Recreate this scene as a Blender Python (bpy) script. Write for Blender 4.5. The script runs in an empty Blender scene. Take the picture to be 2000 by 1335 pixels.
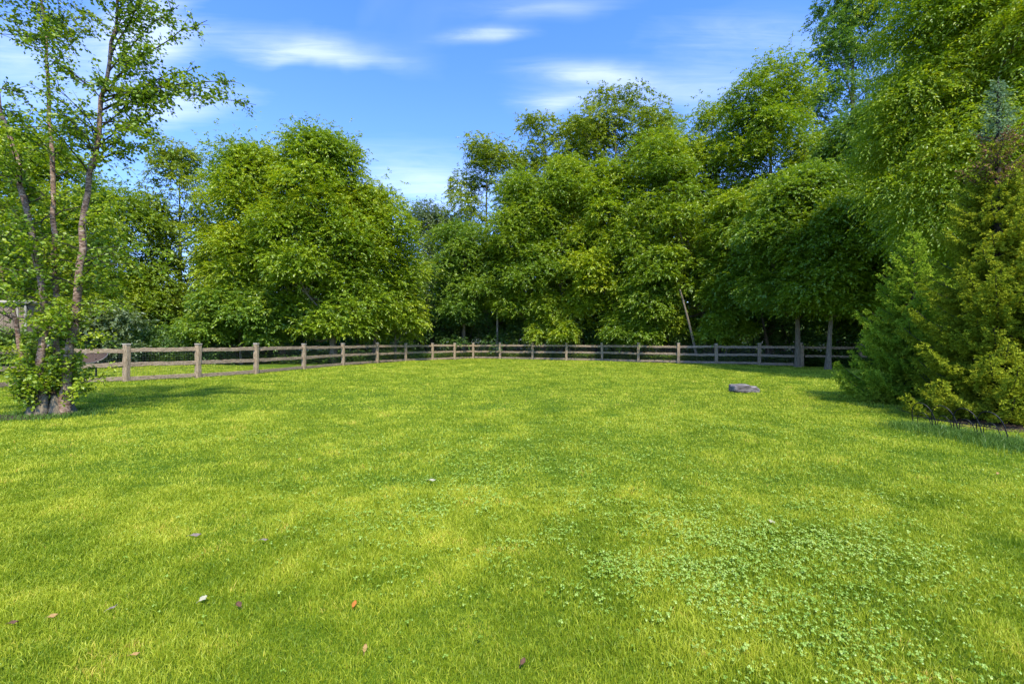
import bpy, math, random
import numpy as np
from mathutils import Vector

scene = bpy.context.scene
col = scene.collection
R = math.radians

# ------------------------------------------------------------------ camera
EYE = 1.35
FPX = 889.0            # focal length in pixels of the 2000 px wide photograph
cam_d = bpy.data.cameras.new("camera")
cam_d.lens = 16.0
cam_d.sensor_width = 36.0
cam_d.clip_start = 0.05
cam_d.clip_end = 2000
cam = bpy.data.objects.new("camera", cam_d)
cam.location = (0, 0, EYE)
cam.rotation_euler = (R(90), 0, 0)
col.objects.link(cam)
scene.camera = cam

# ------------------------------------------------------------------ light
scene.view_settings.view_transform = 'Standard'
scene.view_settings.look = 'None'
scene.view_settings.gamma = 1.0
scene.view_settings.exposure = 1.06
SUN_EL = R(57)
SUN_AZ = R(163)
sun_d = bpy.data.lights.new("sun", 'SUN')
sun_d.energy = 3.6
sun_d.angle = R(3.5)
sun_d.color = (1.0, 0.94, 0.82)
sun = bpy.data.objects.new("sun", sun_d)
S = Vector((math.sin(SUN_AZ) * math.cos(SUN_EL), math.cos(SUN_AZ) * math.cos(SUN_EL), math.sin(SUN_EL)))
sun.rotation_euler = (-S).to_track_quat('-Z', 'Y').to_euler()
sun.location = (0, 0, 40)
col.objects.link(sun)

world = bpy.data.worlds.new("World")
scene.world = world
world.use_nodes = True
wt = world.node_tree
wt.nodes.clear()


class NT:
    """small helper for wiring nodes"""
    def __init__(s, nt): s.nt = nt
    def n(s, typ, **kw):
        nd = s.nt.nodes.new(typ)
        for k, v in kw.items(): setattr(nd, k, v)
        return nd
    def put(s, sock, v):
        if isinstance(v, bpy.types.NodeSocket): s.nt.links.new(v, sock)
        else: sock.default_value = v
    def math(s, op, a, b=0.0, c=None, clamp=False):
        nd = s.n('ShaderNodeMath', operation=op, use_clamp=clamp)
        s.put(nd.inputs[0], a); s.put(nd.inputs[1], b)
        if c is not None: s.put(nd.inputs[2], c)
        return nd.outputs[0]
    def mix(s, f, a, b, mode='MIX'):
        nd = s.n('ShaderNodeMix', data_type='RGBA', blend_type=mode)
        s.put(nd.inputs[0], f)
        for i, v in ((6, a), (7, b)):
            if isinstance(v, tuple) and len(v) == 3: v = (*v, 1)
            s.put(nd.inputs[i], v)
        return nd.outputs[2]
    def noise(s, vec, scale, detail=3, rough=0.55, dist=0.0):
        nd = s.n('ShaderNodeTexNoise')
        if vec is not None: s.nt.links.new(vec, nd.inputs['Vector'])
        nd.inputs['Scale'].default_value = scale
        nd.inputs['Detail'].default_value = detail
        nd.inputs['Roughness'].default_value = rough
        nd.inputs['Distortion'].default_value = dist
        return nd.outputs['Fac']
    def ramp(s, f, stops):
        nd = s.n('ShaderNodeValToRGB')
        cr = nd.color_ramp
        while len(cr.elements) < len(stops): cr.elements.new(0.5)
        for e, (p, c) in zip(cr.elements, stops):
            e.position = p
            e.color = (*c, 1) if len(c) == 3 else c
        s.put(nd.inputs[0], f)
        return nd.outputs[0]


w = NT(wt)
sky = w.n('ShaderNodeTexSky', sky_type='NISHITA')
sky.sun_disc = False
sky.sun_elevation = SUN_EL
sky.sun_rotation = SUN_AZ
sky.altitude = 200
sky.air_density = 1.0
sky.dust_density = 0.6
sky.ozone_density = 2.0
tc = w.n('ShaderNodeTexCoord')
sep = w.n('ShaderNodeSeparateXYZ')
wt.links.new(tc.outputs['Generated'], sep.inputs[0])
ysafe = w.math('MAXIMUM', sep.outputs[1], 0.05)
U = w.math('DIVIDE', sep.outputs[0], ysafe)       # tangent coordinates of the sky ahead
V = w.math('DIVIDE', sep.outputs[2], ysafe)
comb = w.n('ShaderNodeCombineXYZ')
wt.links.new(w.math('MULTIPLY', U, 1.0), comb.inputs[0])
wt.links.new(w.math('MULTIPLY', V, 4.5), comb.inputs[1])
streak = w.noise(comb.outputs[0], 2.6, 7, 0.6, 1.2)
comb2 = w.n('ShaderNodeCombineXYZ')
wt.links.new(U, comb2.inputs[0]); wt.links.new(w.math('MULTIPLY', V, 1.6), comb2.inputs[1])
soft = w.noise(comb2.outputs[0], 1.7, 4, 0.5, 0.6)
dU = w.math('MULTIPLY', w.math('SUBTRACT', streak, 0.5), 0.22)
dV = w.math('MULTIPLY', w.math('SUBTRACT', soft, 0.5), 0.16)


def cloud(px, py, a, b, amt, tilt=0.0, base_flat=1.0):
    """cirrus patch: pixel centre of the photograph, half sizes in px, density"""
    cu, cv = (px - 1000) / FPX, (667.5 - py) / FPX
    x = w.math('ADD', w.math('SUBTRACT', U, cu), dU)
    y = w.math('ADD', w.math('SUBTRACT', V, cv), dV)
    if tilt:
        x0, y0 = x, y
        ct, st = math.cos(tilt), math.sin(tilt)
        x = w.math('ADD', w.math('MULTIPLY', x0, ct), w.math('MULTIPLY', y0, st))
        y = w.math('SUBTRACT', w.math('MULTIPLY', y0, ct), w.math('MULTIPLY', x0, st))
    x = w.math('DIVIDE', x, a / FPX); y = w.math('DIVIDE', y, b / FPX)
    if base_flat != 1.0:   # crisper underside
        y = w.math('MULTIPLY', y, w.math('ADD', 1.0, w.math('MULTIPLY', w.math('LESS_THAN', y, 0.0), base_flat - 1)))
    r2 = w.math('ADD', w.math('MULTIPLY', x, x), w.math('MULTIPLY', y, y))
    g = w.math('EXPONENT', w.math('MULTIPLY', r2, -1.0))
    return w.math('MULTIPLY', g, amt)


acc = None
for c in [(622, 122, 115, 26, 0.36, 0.0, 1.7), (560, 100, 180, 38, 0.30, -0.1), (950, 66, 80, 15, 0.46, 0.0, 1.3),
          (1165, 146, 95, 22, 0.46, -0.1), (1085, 195, 70, 16, 0.40, 0.05), (285, 70, 75, 70, 0.75),
          (330, 215, 150, 40, 0.5), (760, 330, 260, 60, 0.22), (850, 385, 120, 45, 0.40),
          (1330, 190, 220, 45, 0.28), (1080, 15, 130, 20, 0.22), (1500, 90, 200, 60, 0.22), (60, 120, 180, 90, 0.35)]:
    g = cloud(*c)
    acc = g if acc is None else w.math('ADD', acc, g)
comb3 = w.n('ShaderNodeCombineXYZ')
wt.links.new(w.math('ADD', w.math('MULTIPLY', U, 1.5), w.math('MULTIPLY', V, 3.0)), comb3.inputs[0]); wt.links.new(w.math('MULTIPLY', V, 16.0), comb3.inputs[1])
wisp = w.noise(comb3.outputs[0], 3.0, 8, 0.62, 0.8)
tex = w.math('ADD', -0.25, w.math('ADD', w.math('MULTIPLY', streak, 1.2), w.math('MULTIPLY', wisp, 1.6)))
cl = w.math('MULTIPLY', acc, tex)
# thin veil everywhere, also behind the camera
veil = w.math('MULTIPLY', w.math('SUBTRACT', soft, 0.42, clamp=True), 0.45)
ahead = w.math('MULTIPLY', w.math('SUBTRACT', sep.outputs[1], 0.08), 6.0, clamp=True)
cl = w.math('MULTIPLY', cl, ahead)
cl = w.math('ADD', cl, w.math('MULTIPLY', veil, ahead), clamp=True)
hz = w.math('MULTIPLY', w.math('EXPONENT', w.math('MULTIPLY', w.math('MAXIMUM', sep.outputs[2], 0.0), -4.5)), 0.55)
cl = w.math('MAXIMUM', w.math('MULTIPLY', cl, 0.85), hz)
cl = w.math('MINIMUM', w.math('MULTIPLY', cl, 0.88), 0.5)
tint = w.mix(1.0, sky.outputs[0], (0.76, 0.94, 1.40), 'MULTIPLY')
hs = w.n('ShaderNodeHueSaturation')
hs.inputs['Saturation'].default_value = 1.12
hs.inputs['Value'].default_value = 1.24
wt.links.new(tint, hs.inputs['Color'])
skyc = w.mix(cl, hs.outputs[0], (5.8, 6.3, 7.9))
bg = w.n('ShaderNodeBackground')
bg.inputs['Strength'].default_value = 0.12
wt.links.new(skyc, bg.inputs[0])
wo = w.n('ShaderNodeOutputWorld')
wt.links.new(bg.outputs[0], wo.inputs[0])
scene.cycles.max_bounces = 9
scene.cycles.diffuse_bounces = 6
scene.cycles.transmission_bounces = 6
scene.cycles.glossy_bounces = 2
scene.cycles.transparent_max_bounces = 4
scene.cycles.use_denoising = True
scene.cycles.denoising_prefilter = 'ACCURATE'
scene.cycles.denoising_input_passes = 'RGB_ALBEDO_NORMAL'


# ------------------------------------------------------------------ helpers
def P(px, py, Y):
    """world point seen at photograph pixel (px, py) when it stands Y metres ahead"""
    return np.array([(px - 1000) / FPX * Y, Y, EYE - (py - 667.5) / FPX * Y])


def base_Y(py): return EYE * FPX / (py - 667.5)


def tag(o, label=None, cat=None, group=None, kind=None):
    if label: o['label'] = label
    if cat: o['category'] = cat
    if group: o['group'] = group
    if kind: o['kind'] = kind
    return o


def empty(name, loc=(0, 0, 0), **kw):
    o = bpy.data.objects.new(name, None)
    o.location = loc
    o.empty_display_size = 0.2
    col.objects.link(o)
    return tag(o, **kw)


def link(name, me, parent=None, loc=None):
    o = bpy.data.objects.new(name, me)
    col.objects.link(o)
    if loc is not None: o.location = loc
    if parent is not None: o.parent = parent
    return o


class MB:
    """collects polygons (fixed size per call) and builds ONE mesh"""
    def __init__(s): s.v = []; s.f = []; s.n = 0; s.a = []
    def add(s, v, f, a=None):
        v = np.asarray(v, np.float32).reshape(-1, 3)
        f = np.asarray(f, np.int32)
        s.v.append(v); s.f.append(f + s.n); s.n += len(v)
        s.a.append(np.full(len(f), 0.5, np.float32) if a is None else np.broadcast_to(np.asarray(a, np.float32), (len(f),)))
    def mesh(s, name, mat, smooth=False, origin=None):
        me = bpy.data.meshes.new(name)
        v = np.concatenate(s.v)
        if origin is not None: v = v - np.asarray(origin, np.float32)
        me.vertices.add(len(v))
        me.vertices.foreach_set('co', v.ravel().astype(np.float32))
        sizes = np.concatenate([np.full(len(f), f.shape[1], np.int32) for f in s.f])
        idx = np.concatenate([f.ravel() for f in s.f])
        me.loops.add(len(idx))
        me.loops.foreach_set('vertex_index', idx)
        me.polygons.add(len(sizes))
        st = np.zeros(len(sizes), np.int32); st[1:] = np.cumsum(sizes)[:-1]
        me.polygons.foreach_set('loop_start', st)
        me.polygons.foreach_set('use_smooth', np.full(len(sizes), smooth, bool))
        at = me.attributes.new('rnd', 'FLOAT', 'FACE')
        at.data.foreach_set('value', np.concatenate(s.a))
        me.update(calc_edges=True)
        me.materials.append(mat)
        return me
    def obj(s, name, mat, parent=None, smooth=False, origin=None):
        """origin: world location of the thing (parent Empty or own origin)"""
        me = s.mesh(name, mat, smooth, origin)
        return link(name, me, parent, origin if parent is None else None)


def norm(a): return a / np.maximum(np.linalg.norm(a, axis=-1, keepdims=True), 1e-9)


def tube(mb, pts, rad, seg=8, rough=0.0, rng=None, cap=True, a=0.5):
    pts = np.asarray(pts, float); n = len(pts)
    rad = np.broadcast_to(np.asarray(rad, float), (n,))
    t = np.gradient(pts, axis=0); t = norm(t)
    ref = np.array([0, 0, 1.0]) if abs(t[0, 2]) < 0.9 else np.array([1.0, 0, 0])
    u = norm(np.cross(t, ref)); v = np.cross(t, u)
    ang = np.linspace(0, 2 * np.pi, seg, endpoint=False)
    rr = rad[:, None] * np.ones((1, seg))
    if rough and rng is not None: rr = rr * (1 + rng.uniform(-rough, rough, (n, seg)))
    ring = pts[:, None] + rr[..., None] * (np.cos(ang)[None, :, None] * u[:, None] + np.sin(ang)[None, :, None] * v[:, None])
    i = np.arange(n - 1)[:, None] * seg; j = np.arange(seg)[None]; k = (j + 1) % seg
    f = np.stack([i + j, i + k, i + seg + k, i + seg + j], -1).reshape(-1, 4)
    mb.add(ring.reshape(-1, 3), f, a)
    if cap:
        mb.add(ring[-1], [list(range(seg))], a)
        mb.add(ring[0], [list(range(seg))[::-1]], a)


def bez(p0, p1, bend, n=8):
    """curve from p0 to p1 with a sideways offset 'bend' at the middle"""
    t = np.linspace(0, 1, n)[:, None]
    return (1 - t) * np.asarray(p0, float) + t * np.asarray(p1, float) + 4 * t * (1 - t) * np.asarray(bend, float)


def beam(mb, p0, p1, w_, h_, rng, nseg=10, jit=0.006, up=(0, 0, 1)):
    """rough sawn beam: rounded rectangular section, wobbling along its length"""
    p0 = np.asarray(p0, float); p1 = np.asarray(p1, float)
    d = norm(p1 - p0); up = np.asarray(up, float)
    s = norm(np.cross(d, up)); u = np.cross(s, d)
    c = 0.22
    prof = np.array([(-.5 + c * .4, -.5), (.5 - c * .4, -.5), (.5, -.5 + c * .4), (.5, .5 - c * .4), (.5 - c * .4, .5), (-.5 + c * .4, .5), (-.5, .5 - c * .4), (-.5, -.5 + c * .4)])
    m = len(prof)
    t = np.linspace(0, 1, nseg + 1)
    off = np.cumsum(rng.normal(0, jit * 0.6, (nseg + 1, 2)), 0); off -= np.linspace(0, 1, nseg + 1)[:, None] * off[-1]
    V_ = []
    for k, tt in enumerate(t):
        q = prof * [w_, h_] * (1 + rng.normal(0, 0.02)) + rng.normal(0, jit * 0.5, prof.shape) + off[k]
        V_.append(p0 + (p1 - p0) * tt + q[:, :1] * s + q[:, 1:] * u)
    V_ = np.concatenate(V_)
    i = np.arange(nseg)[:, None] * m; j = np.arange(m)[None]; k = (j + 1) % m
    f = np.stack([i + j, i + k, i + m + k, i + m + j], -1).reshape(-1, 4)
    mb.add(V_, f)
    mb.add(V_[:m], [list(range(m))[::-1]]); mb.add(V_[-m:], [list(range(m))])


def leaves(mb, p, ax, sd, nrm_off, a):
    """kite-shaped folded leaves: base p, axis vector ax (length), side vector sd (half width)"""
    n = len(p)
    v = np.empty((n, 4, 3), np.float32)
    v[:, 0] = p
    v[:, 1] = p + ax * 0.42 + sd + nrm_off
    v[:, 2] = p + ax
    v[:, 3] = p + ax * 0.42 - sd + nrm_off
    f = np.arange(n * 4, dtype=np.int32).reshape(n, 4)
    mb.add(v.reshape(-1, 3), f, a)


# ------------------------------------------------------------------ materials
def material(name):
    m = bpy.data.materials.new(name)
    m.use_nodes = True
    m.node_tree.nodes.clear()
    return m, NT(m.node_tree)


def leaf_material(name, dark, mid, light, trans=(1.25, 1.2, 0.5), tf=0.42, gloss=0.035, rough=0.45, noise_scale=0.25, tip=None):
    m, g = material(name)
    at = g.n('ShaderNodeAttribute', attribute_name='rnd')
    geo = g.n('ShaderNodeNewGeometry')
    nz = g.noise(geo.outputs['Position'], noise_scale, 2, 0.5)
    f = g.math('ADD', g.math('MULTIPLY', at.outputs['Fac'], 0.65), g.math('MULTIPLY', g.math('SUBTRACT', nz, 0.25), 0.7))
    c = g.ramp(f, [(0.12, dark), (0.5, mid), (0.9, light)] + ([(1.0, tip)] if tip else []))
    dif = g.n('ShaderNodeBsdfDiffuse'); g.put(dif.inputs[0], c)
    tr = g.n('ShaderNodeBsdfTranslucent'); g.put(tr.inputs[0], g.mix(1.0, c, trans, 'MULTIPLY'))
    ms = g.n('ShaderNodeMixShader'); g.put(ms.inputs[0], tf)
    g.nt.links.new(dif.outputs[0], ms.inputs[1]); g.nt.links.new(tr.outputs[0], ms.inputs[2])
    gl = g.n('ShaderNodeBsdfGlossy'); gl.inputs['Roughness'].default_value = rough
    gl.inputs[0].default_value = (0.9, 0.95, 0.9, 1)
    m2 = g.n('ShaderNodeMixShader'); g.put(m2.inputs[0], gloss)
    g.nt.links.new(ms.outputs[0], m2.inputs[1]); g.nt.links.new(gl.outputs[0], m2.inputs[2])
    o = g.n('ShaderNodeOutputMaterial'); g.nt.links.new(m2.outputs[0], o.inputs[0])
    return m


def rough_material(name, stops, scale=8, stretch=(1, 1, 1), rough=0.85, bump=0.4, detail=6, scale2=None, mul2=None, dist=0.5, coord='Object'):
    m, g = material(name)
    t = g.n('ShaderNodeTexCoord')
    mp = g.n('ShaderNodeMapping'); mp.inputs['Scale'].default_value = stretch
    src = t.outputs['Object']
    if coord == 'World':
        src = g.n('ShaderNodeNewGeometry').outputs['Position']
    g.nt.links.new(src, mp.inputs[0])
    nz = g.noise(mp.outputs[0], scale, detail, 0.65, dist)
    c = g.ramp(nz, stops)
    if scale2:
        n2 = g.noise(src, scale2, 3)
        c = g.mix(g.math('MULTIPLY', g.math('SUBTRACT', n2, 0.45, clamp=True), 3.0, clamp=True), c, mul2)
    b = g.n('ShaderNodeBsdfPrincipled'); g.put(b.inputs['Base Color'], c)
    b.inputs['Roughness'].default_value = rough
    b.inputs['Specular IOR Level'].default_value = 0.25
    if bump:
        bp = g.n('ShaderNodeBump'); bp.inputs['Strength'].default_value = bump; bp.inputs['Distance'].default_value = 0.02
        g.nt.links.new(nz, bp.inputs['Height']); g.nt.links.new(bp.outputs[0], b.inputs['Normal'])
    o = g.n('ShaderNodeOutputMaterial'); g.nt.links.new(b.outputs[0], o.inputs[0])
    return m


def plain_material(name, c, rough=0.5, metal=0.0):
    m, g = material(name)
    b = g.n('ShaderNodeBsdfPrincipled'); b.inputs['Base Color'].default_value = (*c, 1)
    b.inputs['Roughness'].default_value = rough; b.inputs['Metallic'].default_value = metal
    o = g.n('ShaderNodeOutputMaterial'); g.nt.links.new(b.outputs[0], o.inputs[0])
    return m


L = {
    'bright': leaf_material('leaf_bright', (0.126, 0.218, 0.009), (0.258, 0.364, 0.011), (0.456, 0.482, 0.013)),
    'mid': leaf_material('leaf_mid', (0.114, 0.207, 0.009), (0.216, 0.319, 0.012), (0.396, 0.459, 0.016)),
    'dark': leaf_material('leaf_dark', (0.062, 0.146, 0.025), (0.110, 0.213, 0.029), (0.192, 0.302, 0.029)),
    'airy': leaf_material('leaf_airy', (0.102, 0.168, 0.013), (0.204, 0.280, 0.014), (0.360, 0.403, 0.018), tf=0.35),
    'grey': leaf_material('leaf_grey', (.07, .12, .04), (.13, .19, .06), (.22, .27, .11), gloss=0.06),
    'teal': leaf_material('leaf_teal', (0.078, 0.162, 0.013), (0.150, 0.258, 0.016), (0.286, 0.381, 0.020)),
    'birch': leaf_material('leaf_birch', (0.095, 0.182, 0.010), (0.196, 0.303, 0.012), (0.381, 0.451, 0.018), tf=0.42, gloss=0.03, noise_scale=0.8),
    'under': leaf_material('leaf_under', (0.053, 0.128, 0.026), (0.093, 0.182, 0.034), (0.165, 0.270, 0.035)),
    'needle': leaf_material('needle_green', (0.132, 0.227, 0.018), (0.253, 0.367, 0.029), (0.462, 0.540, 0.059), tf=0.3, gloss=0.0, noise_scale=1.2),
    'olive': leaf_material('needle_olive', (0.127, 0.178, 0.013), (0.236, 0.286, 0.020), (0.425, 0.443, 0.036), tf=0.3, gloss=0.0, noise_scale=1.4),
    'blueish': leaf_material('needle_blue', (.10, .17, .08), (.17, .26, .125), (.27, .36, .20), tf=0.25, gloss=0.0),
    'brownn': leaf_material('needle_brown', (.10, .055, .03), (.19, .10, .06), (.30, .17, .10), tf=0.1, gloss=0.0),
    'weed': leaf_material('leaf_weed', (.07, .14, .018), (.14, .22, .025), (.25, .32, .05), tf=0.35, noise_scale=0.8),
    'pale': leaf_material('leaf_pale', (.12, .18, .06), (.20, .28, .10), (.32, .40, .18), tf=0.35, gloss=0.06),
    'grassm': leaf_material('grass_blade', (.100, .190, .006), (.295, .375, .016), (.60, .62, .060), trans=(1.25, 1.2, 0.5), tf=0.36, gloss=0.02, rough=0.5, noise_scale=3.2, tip=(.66, .46, .10)),
    'tallgrass': leaf_material('tall_grass_blade', (.055, .125, .016), (.10, .19, .022), (.18, .27, .04), tf=0.3, gloss=0.02, noise_scale=1.0),  # dark green paints the shade by the border fence into the blades
    'clover': leaf_material('clover_leaf', (.16, .28, .026), (.27, .41, .055), (.39, .51, .11), tf=0.3, gloss=0.025, rough=0.4, noise_scale=1.5),
}
BARK = rough_material('bark_brown', [(.3, (.085, .066, .042)), (.55, (.20, .16, .10)), (.75, (.32, .26, .165))], 5, (6, 6, 1.2), bump=0.8)
PALEBARK = rough_material('bark_pale', [(.3, (.17, .14, .095)), (.6, (.36, .30, .21)), (.8, (.50, .43, .31))], 5, (6, 6, 1.2), bump=0.6)
BARK_DARK = rough_material('bark_dark', [(.3, (.02, .017, .012)), (.6, (.055, .045, .032)), (.8, (.10, .08, .055))], 4, (5, 5, 1), bump=0.6)
BIRCHBARK = rough_material('bark_birch', [(.34, (.045, .028, .018)), (.46, (.18, .105, .065)), (.58, (.36, .25, .17)), (.74, (.58, .47, .36))], 6, (1.6, 1.6, 3.2), bump=0.9, dist=1.6)
WOOD = rough_material('weathered_wood', [(.30, (.060, .038, .020)), (.46, (.27, .195, .115)), (.66, (.46, .355, .23))], 9, (1.4, 1.4, 6.0), bump=0.9, dist=0.8)
POSTWOOD = rough_material('weathered_post', [(.30, (.09, .058, .028)), (.48, (.33, .24, .14)), (.70, (.52, .40, .25))], 9, (7, 7, 0.8), bump=0.9, dist=0.6)
CAPWOOD = rough_material('end_grain', [(.3, (.28, .235, .17)), (.7, (.50, .44, .34))], 20, bump=0.3)
WIRE = plain_material('galvanised_wire', (.16, .155, .14), 0.55, 0.5)
BLACKM = plain_material('black_iron', (.018, .017, .016), 0.5, 0.4)
STONE = rough_material('grey_stone', [(.30, (.02, .016, .014)), (.46, (.11, .095, .088)), (.60, (.24, .215, .205)), (.76, (.42, .385, .37))], 3.5, (1, 3, 5), bump=1.0, dist=1.2)
SOIL = rough_material('soil', [(.3, (.018, .012, .007)), (.6, (.055, .037, .022)), (.8, (.11, .078, .045))], 14, bump=1.0, coord='World')
TAN = rough_material('tan_boards', [(.3, (.17, .12, .075)), (.7, (.28, .21, .135))], 4, (6, 6, .6), bump=0.3)
TRIM = rough_material('pale_trim', [(.3, (.30, .26, .19)), (.7, (.43, .38, .28))], 6, bump=0.2)
DARKW = rough_material('dark_wood', [(.3, (.03, .02, .014)), (.7, (.09, .055, .035))], 8, (4, 4, 1), bump=0.4)

# ------------------------------------------------------------------ ground
rg = np.random.default_rng(11)


def hump(x, y):
    return (0.018 * np.sin(x * 0.7 + 1.3) * np.cos(y * 0.55) + 0.012 * np.sin(x * 1.9 + y * 1.3)) * np.clip((y - 1) / 4, 0, 1)


def grid_sheet(name, xs, ys, zf, mat):
    X, Y_ = np.meshgrid(xs, ys)
    Z = zf(X, Y_)
    v = np.stack([X, Y_, Z], -1).reshape(-1, 3)
    nx, ny = len(xs), len(ys)
    i = np.arange(ny - 1)[:, None] * nx; j = np.arange(nx - 1)[None]
    f = np.stack([i + j, i + j + 1, i + nx + j + 1, i + nx + j], -1).reshape(-1, 4)
    mb = MB(); mb.add(v, f)
    return mb.obj(name, mat, smooth=True)


# lawn ground material: thatch and soil between the blades
m, g = material('lawn_ground')
geo = g.n('ShaderNodeNewGeometry')
pos = geo.outputs['Position']
n1 = g.noise(pos, 22, 5, 0.7)
n2 = g.noise(pos, 0.45, 4, 0.55)
c1 = g.ramp(n1, [(.3, (.030, .055, .006)), (.5, (.075, .125, .008)), (.7, (.16, .20, .016))])
c2 = g.ramp(n2, [(.35, (.75, .95, .8)), (.65, (1.25, 1.1, .9))])
c = g.mix(1.0, c1, c2, 'MULTIPLY')
# bare shaded soil far inside the wood
sp = g.n('ShaderNodeSeparateXYZ'); g.nt.links.new(pos, sp.inputs[0])
b = g.n('ShaderNodeBsdfPrincipled'); g.put(b.inputs['Base Color'], c); b.inputs['Roughness'].default_value = 0.9
b.inputs['Specular IOR Level'].default_value = 0.1
bp = g.n('ShaderNodeBump'); bp.inputs['Strength'].default_value = 0.8; bp.inputs['Distance'].default_value = 0.03
g.nt.links.new(n1, bp.inputs['Height']); g.nt.links.new(bp.outputs[0], b.inputs['Normal'])
o = g.n('ShaderNodeOutputMaterial'); g.nt.links.new(b.outputs[0], o.inputs[0])
LAWN = m
FOREST_FLOOR = rough_material('forest_floor', [(.3, (.016, .016, .008)), (.55, (.035, .045, .014)), (.75, (.07, .085, .02))], 9, bump=1.0, coord='World')
xs = np.concatenate([np.linspace(-60, -24, 10), np.linspace(-23, 23, 150), np.linspace(24, 60, 10)])
ys = np.concatenate([np.linspace(-12, 0, 6), np.linspace(0.4, 44, 150)])
lawn = grid_sheet('lawn', xs, ys, hump, LAWN)
tag(lawn, kind='structure')
ground = grid_sheet('ground', np.linspace(-900, 900, 3), np.linspace(-600, 1200, 3), lambda x, y: x * 0 - 0.08, FOREST_FLOOR)
tag(ground, kind='structure')

# ------------------------------------------------------------------ fence (posts traced from their feet in the photograph)
FP = [(-75, 765), (85, 753), (247, 746), (387, 738.5), (500, 730.5), (593, 722.0), (670, 714.5), (737, 709.3), (792, 705.8), (845, 703.2), (888, 701.6),
      (924, 700.4), (977, 701.2), (1040, 702.6), (1106, 703.6), (1176, 705), (1247, 707.3), (1325, 709.4), (1399, 711.3), (1483, 713.3), (1563, 715.6)]
FPTS = [np.array([(px - 1000) / FPX * base_Y(py), base_Y(py)]) for px, py in FP]
rf = np.random.default_rng(5)


def fence_Y(px):
    pts = np.array(FPTS + [np.array([17.0, 22.8]), np.array([21, 20.0])])
    return float(np.interp((px - 1000) / FPX, pts[:, 0] / pts[:, 1], pts[:, 1]))


def beyond_fence(x, y):
    """True where (x, y) lies outside the yard"""
    pts = np.array(FPTS + [np.array([17.0, 22.8]), np.array([21, 20.0]), np.array([40, 8.0])])
    ang = np.arctan2(x, y); fa = np.arctan2(pts[:, 0], pts[:, 1]); fr = np.hypot(pts[:, 0], pts[:, 1])
    r = np.interp(ang, fa, fr)
    return np.hypot(x, y) > r + 0.1


fence = empty('rail_fence', (*FPTS[11], 0), label='weathered grey brown split rail fence with capped posts running round the lawn', cat='fence')
fo = np.array([*FPTS[11], 0.0])


def post(x, y, h, s, lean=0.0, cap=True, par=None, org=None):
    mb = MB()
    top = np.array([x + lean, y, h])
    beam(mb, (x, y, -0.1), top, s, s, rf, 7, 0.006, up=(0.2, 1, 0))
    p = mb.obj('post', POSTWOOD, par, origin=org)
    if cap:
        mc = MB()
        beam(mc, top + [0, 0, 0.001], top + [0, 0, 0.045], s * 1.14, s * 1.14, rf, 1, 0.002, up=(0.2, 1, 0))
        cp = mc.obj('cap', CAPWOOD, p, origin=org)
    return p


for k, q in enumerate(FPTS):
    s = 0.155 + 0.015 * rf.random()
    post(q[0], q[1], 1.24 + rf.uniform(-0.025, 0.035), s, rf.uniform(-0.02, 0.02), True, fence, fo)
for k in range(len(FPTS) - 1):
    a_, b_ = FPTS[k], FPTS[k + 1]
    d = (b_ - a_) / np.linalg.norm(b_ - a_)
    for zi, (z, h, th) in enumerate(((1.06, 0.135, 0.055), (0.585, 0.135, 0.055), (0.115, 0.135, 0.035))):
        mb = MB()
        e = 0.07
        za, zb = z + rf.uniform(-.022, .022), z + rf.uniform(-.022, .022)
        beam(mb, (*(a_ + d * e), za), (*(b_ - d * e), zb), th, h, rf, 14, 0.008 if zi < 2 else 0.004)
        mb.obj('rail' if zi < 2 else 'kick_board', WOOD, fence, origin=fo)
# welded wire mesh on the inner face of each bay
for k in range(len(FPTS) - 1):
    a_, b_ = FPTS[k], FPTS[k + 1]
    ln = np.linalg.norm(b_ - a_); d = (b_ - a_) / ln
    nn = np.array([d[1], -d[0]]); 
    if nn[1] > 0: nn = -nn
    nn = nn * 0.085
    mb = MB()
    W_ = 0.0010
    n = int(ln / 0.075)
    vs = []; fs = []
    for i in range(n):
        c_ = a_ + d * (i + 0.5) * ln / n + nn
        vs += [(*(c_ - d * W_), .01), (*(c_ + d * W_), .01), (*(c_ + d * W_), 1.02), (*(c_ - d * W_), 1.02)]
        fs.append([i * 4, i * 4 + 1, i * 4 + 2, i * 4 + 3])
    m0 = n * 4
    for i in range(13):
        z = 0.03 + i * 0.08
        A, B = a_ + nn, b_ + nn
        vs += [(*A, z - W_), (*B, z - W_), (*B, z + W_), (*A, z + W_)]
        fs.append([m0 + i * 4 + t for t in range(4)])
    mb.add(vs, fs)
    mb.obj('wire_mesh', WIRE, fence, origin=fo)

# the fence that carries on beyond the double post, in the shade of the trees
f2o = np.array([16.0, 24.2, 0])
fence2 = empty('side_fence', f2o, label='shaded split rail fence continuing from the double post towards the spruces', cat='fence')
P2 = [np.array([15.95, 24.9]), np.array([18.4, 24.0]), np.array([20.7, 22.6]), np.array([22.8, 20.9])]
post(P2[0][0] - 0.12, P2[0][1] - .05, 1.17, 0.15, 0.0, False, fence2, f2o)
for q in P2[1:]: post(q[0], q[1], 1.2, 0.15, 0.0, True, fence2, f2o)
for a_, b_ in zip(P2[:-1], P2[1:]):
    d = (b_ - a_) / np.linalg.norm(b_ - a_)
    for z in (1.04, 0.58):
        mb = MB(); beam(mb, (*(a_ + d * .07), z), (*(b_ - d * .07), z), 0.05, 0.12, rf, 10, 0.007)
        mb.obj('rail', WOOD, fence2, origin=f2o)


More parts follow.
